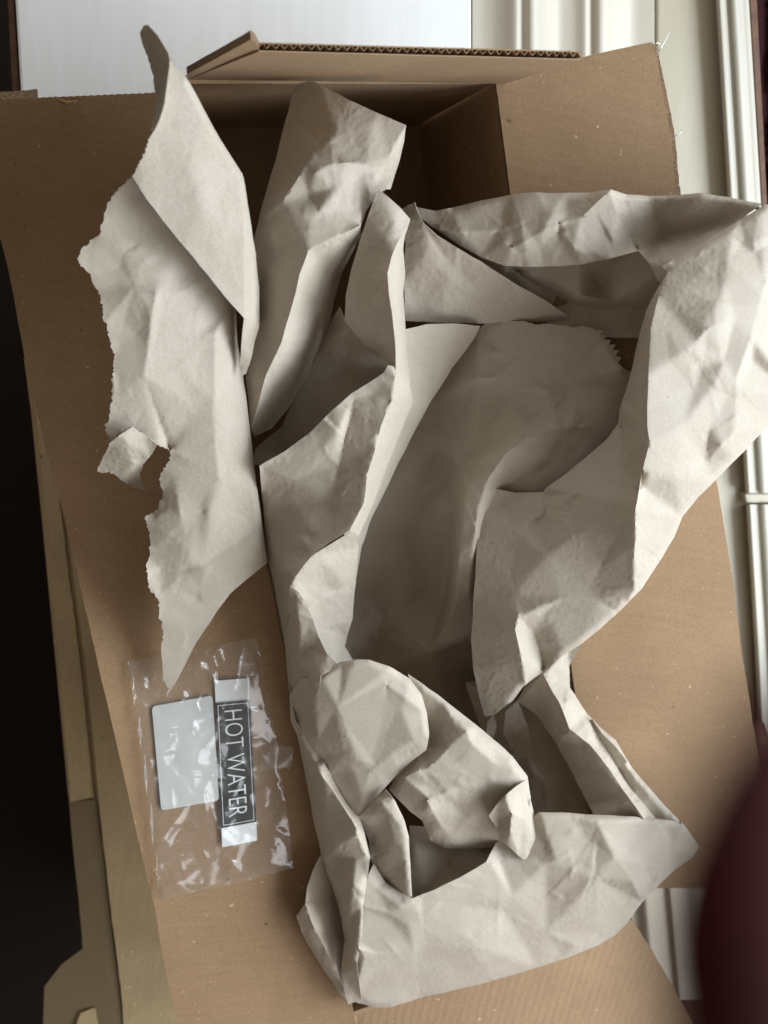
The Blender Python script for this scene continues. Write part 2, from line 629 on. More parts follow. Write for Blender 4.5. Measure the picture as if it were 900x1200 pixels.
    if is_fold.any():
        fp = ol[is_fold][:, :2]
        for i in range(0, len(V), 2000):
            d = np.sqrt(((V[i:i + 2000, None] - fp[None]) ** 2).sum(2).min(1))
            dz = 2.6 * np.clip(1 - d / 8.0, 0, 1) ** 2
            for k in range(len(d)):
                j = i + k
                if dz[k] > 0:
                    verts[j] = (verts[j][0], verts[j][1], verts[j][2] - dz[k])
        owner = {}
        for i, o in enumerate(ov):
            for k in o:
                owner[k] = i
        for i in range(nO):
            i2 = (i + 1) % nO
            if not (is_fold[i] and is_fold[i2]) or i not in owner or i2 not in owner:
                continue
            rows = []
            for k in (i, i2):
                j = owner[k]
                b = verts[j]
                rows.append([j])
                for inn, dn in ((2.5, 4.0), (7.0, 10.0), (13.0, 20.0)):
                    rows[-1].append(('s', k, inn))
                    key = ('s', k, inn)
                    if key not in owner:
                        owner[key] = len(verts)
                        verts.append((b[0] + nrm[k, 0] * inn * skirt, b[1] + nrm[k, 1] * inn * skirt, b[2] - dn * skirt * drop))
            for q in range(3):
                g = lambda v: v if isinstance(v, (int, np.integer)) else owner[v]
                faces.append((g(rows[0][q]), g(rows[1][q]), g(rows[1][q + 1]), g(rows[0][q + 1])))
    w3 = [W(*v) for v in verts]
    # faces look towards the camera side
    ff = []
    for f in faces:
        f = tuple(int(q) for q in f)
        a, b, c = (w3[q] for q in f[:3])
        n_ = (b - a).cross(c - a)
        if n_.dot(CAM - a) < 0:
            f = f[::-1]
        ff.append(f)
    o = link_mesh(name, w3, ff, mat, parent)
    if thick:
        md = o.modifiers.new('paper thickness', 'SOLIDIFY')
        md.thickness = thick * 0.001
        md.offset = -1
        md.use_rim = True
        es = o.modifiers.new('cut edge', 'EDGE_SPLIT')
        es.split_angle = math.radians(68)
    return o


def sheet0(*a, **k):
    k['lines'] = 0
    return sheet(*a, **k)


def slab(name, outline, zf, thick, mat, parent, edge_mat=None, step=8.0, wob=0.5, seed=3, bend=0.4, saw=(), bend_scale=120, saw_amp=1.0):
    """a piece of cardboard: a sheet with real thickness and a cut edge"""
    ol = [(x, y, 0.0) for x, y in outline]
    o = sheet(name, ol, parent, step=step, smooth=0, crumple=(bend,), scales=(bend_scale,), torn=((0, len(ol)),) if not saw else (),
              torn_amp=wob if not saw else saw_amp, mat=[mat, edge_mat or M_CARD_EDGE], seed=seed, thick=0, zfun=zf, saw=saw, lines=0)
    md = o.modifiers.new('board thickness', 'SOLIDIFY')
    md.thickness = thick * 0.001
    md.offset = -1
    md.material_offset_rim = 1
    es = o.modifiers.new('cut edge', 'EDGE_SPLIT')
    es.split_angle = math.radians(40)
    return o


def prism(name, poly, z_top, z_bot, mat, parent=None, bevel=0.0, origin=None):
    """polygon given in pixels at height z_top, extruded straight down to z_bot"""
    top = [W(x, y, z_top) for x, y in poly]
    bot = [Vector((p.x, p.y, z_bot * 0.001)) for p in top]
    n = len(top)
    faces = [tuple(range(n)), tuple(range(2 * n - 1, n - 1, -1))]
    for i in range(n):
        j = (i + 1) % n
        faces.append((i, n + i, n + j, j))
    o = link_mesh(name, top + bot, faces, mat, parent, smooth=False, origin=origin)
    bm = bmesh.new()
    bm.from_mesh(o.data)
    bmesh.ops.recalc_face_normals(bm, faces=bm.faces)
    bm.to_mesh(o.data)
    bm.free()
    if bevel:
        md = o.modifiers.new('soft edges', 'BEVEL')
        md.width = bevel * 0.001
        md.segments = 2
        md.limit_method = 'ANGLE'
    return o


def profile_run(name, prof, a, b, base_z, depth, mat, parent=None, shift=(0, 0), round_it=False):
    """a moulding: cross-section [(x pixel, height mm)] run from image row a to row b;
    shift gives the sideways drift of the run at each end in pixels"""
    if round_it:        # worn, many times painted: soften the section
        pr = resample([(x, h, 0) for x, h in prof], 1.2)[0][:, :2]
        for _ in range(24):
            pr[1:-1] += 0.5 * ((pr[2:] + pr[:-2]) / 2 - pr[1:-1])
        prof = [tuple(p) for p in pr]
    va = [W(x + shift[0], a, base_z + h) for x, h in prof]
    vb = [W(x + shift[1], b, base_z + h) for x, h in prof]
    n = len(prof)
    lo = (base_z - depth) * 0.001
    va2 = [Vector((va[0].x, va[0].y, lo)), Vector((va[-1].x, va[-1].y, lo))]
    vb2 = [Vector((vb[0].x, vb[0].y, lo)), Vector((vb[-1].x, vb[-1].y, lo))]
    verts = va + vb + va2 + vb2
    faces = [(i, i + 1, n + i + 1, n + i) for i in range(n - 1)]
    faces += [(0, n, 2 * n + 2, 2 * n), (n - 1, 2 * n + 1, 2 * n + 3, 2 * n - 1)]
    faces.append(tuple(list(range(n)) + [2 * n + 1, 2 * n]))
    faces.append(tuple(list(range(n, 2 * n)) + [2 * n + 3, 2 * n + 2]))
    o = link_mesh(name, verts, faces, mat, parent, smooth=False)
    bm = bmesh.new()
    bm.from_mesh(o.data)
    bmesh.ops.recalc_face_normals(bm, faces=bm.faces)
    bm.to_mesh(o.data)
    bm.free()
    md = o.modifiers.new('soft edges', 'BEVEL')
    md.width = 0.0008
    md.segments = 2
    md.limit_method = 'ANGLE'
    md.angle_limit = math.radians(25)
    return o


def tube(name, pts, radii, mat, parent, segs=6):
    verts, faces = [], []
    pts = [Vector(p) for p in pts]
    for i, p in enumerate(pts):
        d = (pts[min(i + 1, len(pts) - 1)] - pts[max(i - 1, 0)]).normalized()
        u = d.orthogonal().normalized()
        v = d.cross(u)
        for k in range(segs):
            a = 2 * math.pi * k / segs
            verts.append(p + (u * math.cos(a) + v * math.sin(a)) * radii[i])
    for i in range(len(pts) - 1):
        for k in range(segs):
            k2 = (k + 1) % segs
            faces.append((i * segs + k, i * segs + k2, (i + 1) * segs + k2, (i + 1) * segs + k))
    faces.append(tuple(range(segs - 1, -1, -1)))
    faces.append(tuple(range((len(pts) - 1) * segs, len(pts) * segs)))
    return link_mesh(name, verts, faces, mat, parent)


# ================================================================== SETTING
FLOOR_Z = -470
fl = link_mesh('floor', [Vector((x, y, FLOOR_Z * 0.001)) for x, y in ((-3, -3), (3, -3), (3, 3), (-3, 3))], [(0, 1, 2, 3)], M_CARPET, smooth=False)
fl['kind'] = 'structure'

# white painted woodwork round the box, all standing on one base at its own depth
WZ = -150
wood = thing('wall_panel', 'white painted wooden panel with beaded moulding along the top of the picture', 'panel', W(330, 20, FLOOR_Z))
prism('panel_board', [(13, -70), (553, -70), (553, 128), (25, 128)], WZ, WZ - 40, M_WHITE, wood, 2.0)
prism('panel_edge', [(5, -70), (12, -70), (24, 128), (15, 128)], WZ - 6, WZ - 40, M_BROWN, wood, 1.0)
profile_run('beaded_moulding', [(553.4, 0), (566, 0.6), (580, 3), (592, 7), (602, 11), (609, 13), (611, 7), (615, 7), (617, 13), (625, 15), (634, 12), (649, 3), (656, 2),
                                (674, 5), (689, 11), (692, 5), (697, 5), (699, 12), (713, 12), (715, 7), (719, 8), (736, 3), (744, 3), (767, 7)],
            -70, 128, WZ, 40, M_MOULD, wood, round_it=True)
post = tag(prism('window_post', [(770, -70), (850, -70), (905, 1300), (775, 1300), (770, 600)], WZ + 4, FLOOR_Z + 2, M_CREAM, None, 1.5),
           'flat cream painted upright board beside the right cardboard flap', 'board')

frame = thing('window_frame', 'white window frame with stepped moulding at the right edge', 'window frame', W(880, 400, FLOOR_Z))


def line_x(y):
    return 838 + (y - 0) * 0.0600


for (ya, yb) in ((-60, 578), (591, 880)):
    x0 = [0, line_x(ya), line_x(yb)]
    profile_run('stepped_moulding', [(0, 0), (2, 12), (5, 15), (10, 15), (13, 8), (17, 7), (20, 12), (24, 13), (33, 11), (36, 3), (40, 2)],
                ya, yb, WZ + 4, 40, M_FRAME, frame, shift=(line_x(ya), line_x(yb)))
prism('frame_rail', [(line_x(578), 579), (960, 577), (960, 589), (line_x(590) + 1, 590)], WZ + 12, WZ - 40, M_CREAM, frame, 1.2)
prism('window_pane', [(line_x(250) + 41, 250), (980, 250), (980, 576), (line_x(576) + 41, 576)], WZ + 2, WZ - 12, M_WHITE, frame, 1.0)
prism('window_pane', [(line_x(592) + 41, 592), (980, 592), (980, 900), (line_x(900) + 41, 900)], WZ + 2, WZ - 12, M_WHITE, frame, 1.0)
prism('bare_wood_edge', [(line_x(-60) + 40.5, -60), (line_x(-60) + 50, -60), (line_x(249) + 47, 249), (line_x(249) + 40.5, 249)], WZ + 6, WZ - 30, M_BROWN, frame, 0.8)
hin = tube('hinge', [W(884, 851, WZ + 22), W(888, 868, WZ + 22), W(891, 886, WZ + 22)], [0.009, 0.010, 0.009], M_BROWN, frame, 12)
cur = sheet0('dark_red_curtain', [(880, -40, 0), (960, -40, 0), (960, 255, 0), (897, 255, 0)], None, step=6, smooth=0, crumple=(4,), scales=(30,),
            mat=M_CURTAIN, seed=5, zfun=lambda x, y: WZ - 2 + 4 * math.sin(x * 0.25), thick=0.8)
tag(cur, 'dark red cloth showing behind the window frame at the top right corner', 'curtain')

# whitened boards under the lower right corner of the box
bd = thing('skirting_board', 'worn whitened wooden board below the lower right flap corner', 'board', W(780, 1100, FLOOR_Z))
profile_run('board_face', [(725, 0), (742, 0), (752, 6), (757, 9), (770, 4), (782, 3), (783, 8), (790, 9), (793, 5), (806, 5), (815, 8), (835, 7), (905, 7)],
            1000, 1172, WZ + 62, 60, M_BOARD, bd, shift=(-4, 12), round_it=True)
prism('board_foot', [(775, 1172.5), (920, 1160), (960, 1300), (800, 1300)], WZ + 50, WZ + 20, M_BROWN, bd, 1.0)

# ================================================================== LOWER BOX
low = thing('cardboard_box', 'yellowed cardboard box with brown packing tape, underneath on the left', 'box', W(300, 700, FLOOR_Z))
LZ = -205
edgeL = [(33, 420), (41, 480), (55, 620), (72, 800), (84, 930), (100, 1040), (118, 1130), (135, 1230)]
ridge = [(46, 420), (58, 480), (76, 620), (100, 800), (112, 930), (124, 1040), (136, 1130), (146, 1230)]
# top face, runs in under the upper box
tv = [W(x, y, LZ) for x, y in ridge] + [W(430, 1230, LZ), W(430, 420, LZ)]
link_mesh('top_face', tv, [tuple(range(len(tv)))[::-1]], M_CARD_OLD, low, smooth=False)
sv = [W(x, y, LZ) for x, y in ridge] + [W(x, y, LZ - 26) for x, y in edgeL] + [Vector((p.x + 0.01, p.y, FLOOR_Z * 0.001)) for p in (W(x, y, LZ - 26) for x, y in edgeL)]
n = len(ridge)
sf = [(i, i + 1, n + i + 1, n + i) for i in range(n - 1)] + [(n + i, n + i + 1, 2 * n + i + 1, 2 * n + i) for i in range(n - 1)]
o = link_mesh('side_face', sv, sf, M_CARD_OLD, low, smooth=False)
o.modifiers.new('board thickness', 'SOLIDIFY').thickness = 0.003
slab('top_flap', [(47, 432), (64, 432), (98, 620), (123, 800), (160, 960), (200, 1110), (230, 1240), (149, 1240), (139, 1130), (127, 1040), (115, 930), (103, 800), (79, 620), (61, 480)],
     lambda x, y: LZ + 9, 4, M_CARD_OLD, low, step=8, bend=0.2, seed=21)
slab('side_flap', [(38, 445), (49, 445), (74, 620), (97, 800), (110, 934), (83, 939), (71, 806), (55, 620)], lambda x, y: LZ + 3, 3, M_CARD_OLD, low, step=8, bend=0.2, seed=22)
tape = sheet0('packing_tape', [(81, 941, 0), (112, 937, 0), (118, 985, 0), (125, 1040, 0), (132, 1100, 0), (140, 1160, 0), (145, 1215, 0), (50, 1215, 0), (52, 1156, 0),
                              (72, 1130, 0), (97, 1112, 0), (93, 1060, 0), (86, 1000, 0)], low, step=4, smooth=0, crumple=(0.5,), scales=(24,),
             mat=M_TAPE, seed=9, thick=0.15, zfun=lambda x, y: LZ + 4 + (x - 120) * 0.10)
slab('loose_flap', [(94, 1186), (111, 1181), (120, 1225), (80, 1225)], lambda x, y: LZ + 4.5, 2, M_CARD_OLD, low, step=5, bend=0.1, seed=23)

# ================================================================== OPEN BOX
HL = [(207, 96), (416, 1196)]           # left hinge line
HR = [(580, 96), (707, 1080)]           # right hinge line
box = thing('cardboard_box', 'open brown cardboard box with its flaps folded out, full of paper', 'box', W(440, 620, LZ + 2))


def wall(name, a, b, inward, za=0, seed=1):
    """a wall of the box going straight down from the hinge line a-b"""
    A, B = W(a[0], a[1], za), W(b[0], b[1], za)
    d = (B - A).normalized()
    nrm = Vector((-d.y, d.x, 0)) * inward * 0.004
    zb = (LZ + 3) * 0.001
    vs_ = [A, B, Vector((B.x, B.y, zb)), Vector((A.x, A.y, zb))]
    vs_ += [v - nrm for v in vs_]
    fs_ = [(0, 1, 2, 3), (7, 6, 5, 4), (0, 4, 5, 1), (1, 5, 6, 2), (2, 6, 7, 3), (3, 7, 4, 0)]
    o = link_mesh(name, vs_, fs_, M_CARD_IN, box, smooth=False)
    bm = bmesh.new()
    bm.from_mesh(o.data)
    bmesh.ops.recalc_face_normals(bm, faces=bm.faces)
    bm.to_mesh(o.data)
    bm.free()
    return o


wall('side_wall', HL[0], HL[1], 1, -4.5)
wall('side_wall', HR[0], HR[1], -1, -4.5)
wall('end_wall', (HL[0][0] + 3, 98), (HR[0][0] - 3, 98), -1, -4.5)
wall('end_wall', (414, 1186), (700, 1078), 1, -4.5)
bq = [W(*HL[0], -4), W(*HL[1], -4), W(*HR[1], -4), W(*HR[0], -4)]
link_mesh('box_base', [Vector((p.x, p.y, (LZ + 3.2) * 0.001)) for p in bq] + [Vector((p.x, p.y, (LZ + 0.5) * 0.001)) for p in bq],
          [(0, 1, 2, 3), (7, 6, 5, 4), (0, 4, 5, 1), (1, 5, 6, 2), (2, 6, 7, 3), (3, 7, 4, 0)], M_CARD_IN, box, smooth=False)


def hx(H, y):
    return H[0][0] + (H[1][0] - H[0][0]) * (y - H[0][1]) / (H[1][1] - H[0][1])


def zL(x, y):
    """height of the left flap's upper face"""
    d = max(0.0, (hx(HL, y) - x) / 210.0)
    k = min(1.0, max(0.0, (y - 300) / 560.0))
    k = k * k * (3 - 2 * k)
    q = min(1.0, max(0.0, (300 - y) / 190.0))
    drop = 72.0 * (1 - k) - 14.0 * k - 26.0 * q * q * (3 - 2 * q)
    return -drop * d ** 1.15


def zRt(x, y):
    d = (x - hx(HR, y)) / 200.0
    return 10.0 * d


left_out = [(-30, 117), (70, 113), (183, 108), (206, 97), (312, 655), (363, 920), (416, 1197), (424, 1240), (216, 1240), (207, 1197), (193, 1133), (180, 1057), (160, 977), (143, 900),
            (120, 800), (97, 700), (77, 613), (53, 523), (30, 427), (20, 370), (10, 317), (0, 277), (-14, 220)]
slab('side_flap', left_out, zL, 4.0, M_CARD_H, box, step=4, bend=0.35, seed=31, saw=((0, 2),), saw_amp=0.7)
right_out = [(581, 96), (640, 80), (690, 65), (763, 49), (768, 56), (773, 90), (787, 163), (793, 228), (815, 400), (840, 567), (857, 667), (867, 750), (875, 797), (883, 850),
             (897, 930), (907, 1040), (830, 1041), (707, 1041), (668, 770)]
slab('side_flap', right_out, zRt, 4.2, M_CARD_H, box, step=6, wob=0.22, bend=0.5, seed=32)
slab('end_flap', [(418, 1190), (560, 1120), (700, 1076), (742, 1078), (770, 1122), (800, 1175), (835, 1240), (425, 1250)],
     lambda x, y: -4 - 0.06 * (y - 1080), 4.0, M_CARD_V, box, step=6, bend=0.35, seed=33)
# notch and torn sliver on the left flap's cut edge
sheet0('torn_sliver', [(63, 113, 3), (70, 118, 5), (78, 120, 5), (91, 118, 3), (88, 123, 2), (76, 124, 2), (68, 119, 1)], box, step=2.2, smooth=0,
      crumple=(0.3,), scales=(8,), mat=M_CARD_V, seed=8, thick=0.5, zfun=zL)
slab('under_flap', [(-30, 109), (20, 107), (43, 104), (43, 114), (41, 150), (-30, 150)], lambda x, y: -72, 3, M_CARD_EDGE, box, step=6, bend=0.1, seed=34)
# back flap: standing up, two liners with the corrugated medium between them
T_L, T_R = W(303, 59, 78), W(681, 69, 78)
B_L, B_R = W(221, 92, 0), W(592, 97, 0)
T_L2 = W(297, 48, 84)


def quad(name, pts, off, thick, mat, parent, parts=1):
    nn = (pts[1] - pts[0]).cross(pts[3] - pts[0]).normalized()
    vs_ = [p + nn * off for p in pts] + [p + nn * (off + thick) for p in pts]
    k = len(pts)
    fs_ = [tuple(range(k)), tuple(range(2 * k - 1, k - 1, -1))] + [(i, k + i, k + (i + 1) % k, (i + 1) % k) for i in range(k)]
    o = link_mesh(name, vs_, fs_, mat, parent, smooth=False)
    bm = bmesh.new()
    bm.from_mesh(o.data)
    bmesh.ops.recalc_face_normals(bm, faces=bm.faces)
    bm.to_mesh(o.data)
    bm.free()
    return o


bp = [B_L, B_R, T_R, T_L, W(299, 62, 74), W(224, 92, 10)]
ef = quad('end_flap', [B_L, B_R, T_R, T_L], 0.0, 0.0005, M_CARD_IN, box)
n_flap = (B_R - B_L).cross(T_L - B_L).normalized()
if n_flap.y > 0:
    back = n_flap
else:
    back = -n_flap
sgn = 1 if back.dot(n_flap) > 0 else -1
sub(quad('liner', [B_L, B_R, T_R, T_L], sgn * 0.0031, 0.0005, M_CARD_V, box), ef)
# zigzag medium
NZ = 76
zv, zf = [], []
for i in range(NZ + 1):
    t = i / NZ
    dep = (0.0029 if i % 2 else 0.0007)
    a = B_L.lerp(B_R, t) + back * dep
    b = T_L.lerp(T_R, t) + back * dep
    zv += [a, b + (b - a).normalized() * random.uniform(-0.0006, 0.0002)]
    if i:
        zf.append((2 * i - 2, 2 * i, 2 * i + 1, 2 * i - 1))
zz = link_mesh('corrugated_core', zv, zf, M_CARD_V, box, smooth=False)
zz.modifiers.new('paper thickness', 'SOLIDIFY').thickness = 0.0004
sub(zz, ef)
# the folded ear at the left end of the back flap
slab('flap_ear', [(219, 87), (262, 64), (294, 46), (299, 49), (304, 58.5), (222, 91.5)], lambda x, y: (94.5 - y) * 2.15 - (x - 222) * 0.01, 3.2, M_CARD_IN, box, step=4, wob=0.15, bend=0.1, seed=44)
slab('edge_shade_strip', [(764, 50), (769, 53), (777, 90), (792, 163), (798, 230), (790, 230), (772, 100)], lambda x, y: zRt(x, y) - 4.5, 1.0, M_CARD_EDGE, box, step=4, wob=0.4, bend=0.1, seed=45)  # added dark strip that draws the shadow line along the right flap's edge
# frayed fibres of the cut edge
for a in (((768, 66, 8), (775, 55, 12), (785, 38, 16)), ((787, 163, 8), (794, 158, 10), (800, 154, 11)), ((793, 218, 8), (797, 217, 9), (798, 219, 8)),
          ((766, 55, 8), (770, 50, 9), (774, 52, 9))):
    tube('frayed_fibre', [W(*p) for p in a], [0.0005, 0.0004, 0.00015], M_LABEL_W, box, 5)

# ================================================================== PAPER SHEETS
# ---- torn sheet lying over the left flap
A = thing('packing_paper', 'torn grey white packing paper draped over the left flap, with a curled tip', 'paper', W(230, 480, 0), 'crumpled sheets of packing paper')
A1 = [(158, 206, 74), (140, 222, 70), (128, 240, 68), (119, 262, 66), (117, 273, 65), (108, 278, 64), (98, 288, 64), (88, 302, 64), (94, 313, 64), (104, 323, 63), (113, 340, 62),
      (118, 351, 62), (122, 366, 61), (126, 385, 60), (130, 405, 59), (134, 418, 58), (133, 440, 57), (130, 470, 52.1), (127, 488, 48.4), (123, 497, 47.1), (127, 512, 44.9), (129, 520, 43.7), (140, 510, 44.2), (153, 499, 44.8),
      (164, 505, 42.9), (176, 513, 40.8), (187, 520, 38.7), (201, 527, 36.6), (199, 539, 33.9), (192, 549, 32.5), (188, 556, 30.5), (188, 571, 27.3), (190, 581, 24.8), (186, 592, 23.2), (178, 600, 22), (172, 606, 22),
      (175, 621, 21), (177, 636, 20), (176, 651, 19.5), (172, 663, 20.2), (171, 676, 20.9), (175, 689, 21.7), (182, 700, 22.2), (188, 705, 21.9), (188, 722, 23), (190, 740, 21), (189, 760, 20),
      (190, 780, 18), (191, 795, 17), (196, 805, 16), (201, 808, 16), (207, 798, 17), (216, 780, 18), (228, 757, 20), (240, 738, 21), (255, 715, 21.3), (270, 696, 19.7), (290, 678, 17.2), (313, 660, 14.8),
      (308, 620, 17), (302, 580, 22), (296, 530, 26), (290, 480, 29), (284, 430, 32), (278, 398, 33), (276, 360, 36), (255, 312, 46), (225, 265, 56), (190, 212, 64), (175, 200, 66)]
sheet('torn_body', A1, A, pts=[(190, 330, 60), (200, 420, 54), (235, 480, 42), (160, 380, 60), (240, 600, 30), (220, 660, 22), (205, 560, 32)],
      creases=[[(240, 322, 48), (220, 340, 55), (185, 350, 62)], [(268, 362, 40), (252, 390, 48), (236, 392, 49)], [(252, 390, 48), (250, 470, 43), (256, 560, 33)],
               [(186, 603, 24), (210, 600, 28), (238, 600, 27)], [(188, 668, 17), (235, 665, 19), (300, 622, 18)], [(183, 345, 64), (168, 440, 58), (200, 528, 32)]],
      torn=((0, 46),), fold=((58, 65),), torn_amp=1.5, smooth=12, crumple=(0.6, 0.15), lines=0.10, seed=101, skirt=0.8, drop=1.8)
A2 = [(200, 68, 90), (206, 80, 90), (215, 86, 89), (223, 98, 88), (240, 130, 82), (258, 163, 75), (275, 190, 68), (284, 204, 64), (287, 216, 62), (293, 255, 57), (300, 300, 51), (304, 345, 46), (304, 380, 43),
      (298, 405, 40), (293, 425, 39), (288, 438, 38), (284, 440, 38), (281, 430, 38), (283, 400, 45), (286, 373, 55), (262, 346, 61), (240, 318, 66), (215, 288, 71), (190, 257, 76), (170, 230, 80), (155, 207, 83),
      (160, 197, 84), (165, 190, 85), (170, 178, 86), (173, 167, 87), (180, 153, 88), (186, 140, 89), (192, 120, 90), (196, 98, 91), (198, 80, 91)]
sheet('curled_fold', A2, A, pts=[(225, 190, 79), (240, 250, 73), (213, 130, 86), (262, 300, 64)],
      creases=[[(284, 206, 65), (286, 260, 63), (287, 330, 58), (287, 371, 55)]],
      torn=((25, 35),), fold=((3, 12),), smooth=14, crumple=(0.4, 0.1), lines=0.05, seed=102, skirt=0.6)
A2b = [(197, 62, 91), (199, 68, 92), (199, 78, 93), (196, 98, 93), (193, 120, 92), (187, 140, 90), (180, 154, 88), (177, 152, 72), (181, 135, 64), (182, 112, 60), (180, 95, 60), (176, 75, 62), (170, 60, 66), (165, 48, 70),
       (164, 38, 74), (168, 30, 78), (173, 29, 84), (185, 42, 90)]
sheet('curled_tip', A2b, A, pts=[(185, 70, 82), (188, 100, 78)], torn=((7, 15),), torn_amp=0.7, smooth=8, crumple=(0.4,), scales=(20,), seed=103)
A3 = [(155, 500, 51), (140, 510, 53), (128, 520, 50.3), (121, 535, 37.3), (113, 552, 21.7), (120, 554, 20), (128, 553, 21.3), (135, 556, 19.3), (143, 563, 12), (155, 571, 6.3), (164, 573, 4.7), (173, 575, 3), (165, 566, 8), (163, 556, 14.3), (167, 545, 24),
      (178, 532, 36.3), (184, 521, 45), (170, 509, 50)]
sheet('torn_tongue', A3, A, pts=[(150, 525, 50.7), (158, 545, 34)], creases=[[(135, 555, 20.7), (150, 550, 27.3), (162, 555, 15.7)]], torn=((2, 14),), torn_amp=0.9, smooth=6, crumple=(0.8, 0.3), scales=(24, 12), seed=104)

# ---- folded sheet standing in the back of the box
B = thing('packing_paper', 'grey kraft paper folded to a blunt point against the back of the box', 'paper', W(390, 280, -20), 'crumpled sheets of packing paper')
B1 = [(345, 101, 4), (352, 97, 8), (363, 95, 12), (372, 97, 14), (411, 118, 26), (440, 131, 30), (476, 147, 32), (471, 166, 34), (464, 190, 38), (458, 210, 44), (452, 222, 48), (442, 228, 50), (430, 246, 48), (423, 266, 46), (423, 276, 42),
      (417, 288, 34), (401, 320, 22), (392, 350, 14), (388, 375, 10), (382, 397, 6), (360, 443, 2), (337, 480, 0), (318, 502, 2), (298, 512, 12), (294, 500, 20), (288, 440, 24), (296, 345, 28), (296, 290, 28), (306, 245, 24), (322, 190, 16), (335, 140, 8)]
sheet('paper_fold', B1, B, pts=[(345, 250, 55), (330, 330, 47), (380, 250, 54), (400, 180, 50), (348, 160, 26), (360, 350, 36), (345, 430, 22), (310, 420, 38)],
      creases=[[(411, 121, 27), (395, 154, 40), (363, 190, 54), (328, 238, 50), (302, 260, 32)],
               [(441, 230, 50), (425, 262, 54), (392, 278, 57), (360, 293, 58), (345, 345, 54), (331, 400, 48), (312, 440, 38), (296, 498, 21)],
               [(474, 150, 33), (455, 185, 42), (443, 215, 48)], [(359, 212, 52), (368, 203, 57), (385, 192, 57), (405, 190, 57), (428, 194, 52)],
               [(359, 214, 52), (362, 232, 49), (375, 246, 55)], [(400, 215, 55), (420, 210, 51), (440, 205, 50)], [(338, 250, 53), (362, 264, 57), (395, 276, 57)]],
      fold=((15, 22),), smooth=5, crumple=(0.9, 0.25), scales=(40, 17), seed=111, skirt=1.0)
B2 = [(476, 147, 30), (474, 165, 24), (466, 195, 20), (458, 222, 18), (450, 222, 30), (460, 190, 32), (470, 158, 31)]
sheet('paper_edge', B2, B, smooth=2, crumple=(0.4,), scales=(20,), seed=112)

# ---- long sheet that twists down the left of the box into the front heap
C = thing('packing_paper', 'long kraft paper sheet twisted down the box into the crumpled front heap', 'paper', W(430, 800, -40), 'crumpled sheets of packing paper')
Cr = [(443, 221, 56), (455, 231, 56), (470, 244, 54), (481, 257, 50), (476, 268, 52), (465, 283, 56), (459, 300, 58), (454, 320, 60), (456, 346, 60), (460, 372, 58), (463, 400, 56), (464, 432, 52), (458, 430, 46), (443, 413, 40), (430, 405, 37), (415, 390, 35),
      (404, 375, 34), (405, 345, 36), (412, 315, 40), (420, 287, 45), (430, 256, 51), (439, 232, 55)]
sheet('ribbon_fold', Cr, C, pts=[(435, 320, 48), (430, 370, 44)], creases=[[(462, 262, 55), (452, 282, 55), (430, 300, 47)]], smooth=8, crumple=(0.5, 0.2), scales=(34, 16), seed=121)
Cw = [(481, 257, 50), (475, 275, 44), (473, 292, 42), (475, 320, 38), (473, 345, 38), (475, 380, 36), (477, 420, 36), (480, 440, 38), (481, 458, 40), (470, 470, 44), (462, 458, 50), (464, 432, 52), (463, 400, 56), (460, 372, 58), (456, 346, 60),
      (454, 320, 60), (459, 300, 58), (466, 283, 55), (476, 268, 52)]
sheet('ribbon_side', Cw, C, creases=[[(476, 272, 48), (465, 300, 54), (466, 350, 52)]], smooth=3, crumple=(0.5, 0.2), scales=(26, 14), fold=((2, 7),), seed=122, skirt=0.7)
C0 = [(398, 360, 24), (410, 385, 26), (440, 408, 28), (465, 425, 26), (455, 460, 10), (400, 500, 0), (345, 545, -10), (296, 545, -14), (300, 525, -20), (330, 500, -16), (345, 465, -6), (368, 425, 4), (388, 375, 8)]
sheet('paper_hollow', C0, C, pts=[(400, 440, 2), (360, 490, -10)], smooth=10, crumple=(0.6, 0.2), seed=123)
C2 = [(464, 430, 52), (455, 428, 53), (450, 437, 52), (435, 447, 51), (412, 461, 49), (390, 480, 47), (365, 505, 45), (335, 528, 41), (304, 546, 34), (307, 580, 18), (311, 620, 12), (315, 660, 8), (322, 690, 7), (327, 720, 7), (333, 750, 8),
      (338, 720, 26), (340, 690, 36), (346, 676, 37), (368, 648, 41), (386, 636, 43), (410, 622, 46), (420, 628, 26), (438, 590, 20), (452, 550, 22), (470, 505, 26), (484, 470, 30), (481, 456, 40)]
sheet('twisted_fold', C2, C, pts=[(340, 590, 26), (380, 590, 34), (400, 500, 50), (330, 650, 20)],
      creases=[[(463, 440, 54), (461, 466, 54), (446, 500, 53), (438, 530, 51), (430, 556, 50), (426, 590, 48), (411, 622, 46)], [(362, 510, 45), (380, 525, 46), (396, 545, 40), (429, 556, 50)],
               [(396, 545, 40), (390, 570, 38), (386, 600, 36)], [(312, 640, 12), (340, 622, 26), (372, 628, 38), (408, 620, 46)], [(460, 470, 53), (440, 462, 51), (415, 470, 47), (396, 545, 40)], [(310, 548, 32), (345, 560, 34), (394, 546, 40)]],
      smooth=6, crumple=(1.0, 0.35), scales=(38, 16), fold=((9, 14),), seed=124, skirt=0.7)
C3 = [(474, 386, 22), (500, 380, 16), (530, 379, 12), (563, 382, 8), (556, 396, 2), (530, 431, -4), (505, 471, -8), (480, 516, -12), (456, 566, -16), (436, 606, -20), (424, 640, -24), (417, 680, -30), (413, 720, -36), (404, 757, -44),
      (385, 760, -40), (392, 700, -20), (400, 650, 0), (404, 622, 20), (420, 590, 24), (430, 555, 26), (448, 505, 28), (464, 470, 30), (470, 430, 26)]
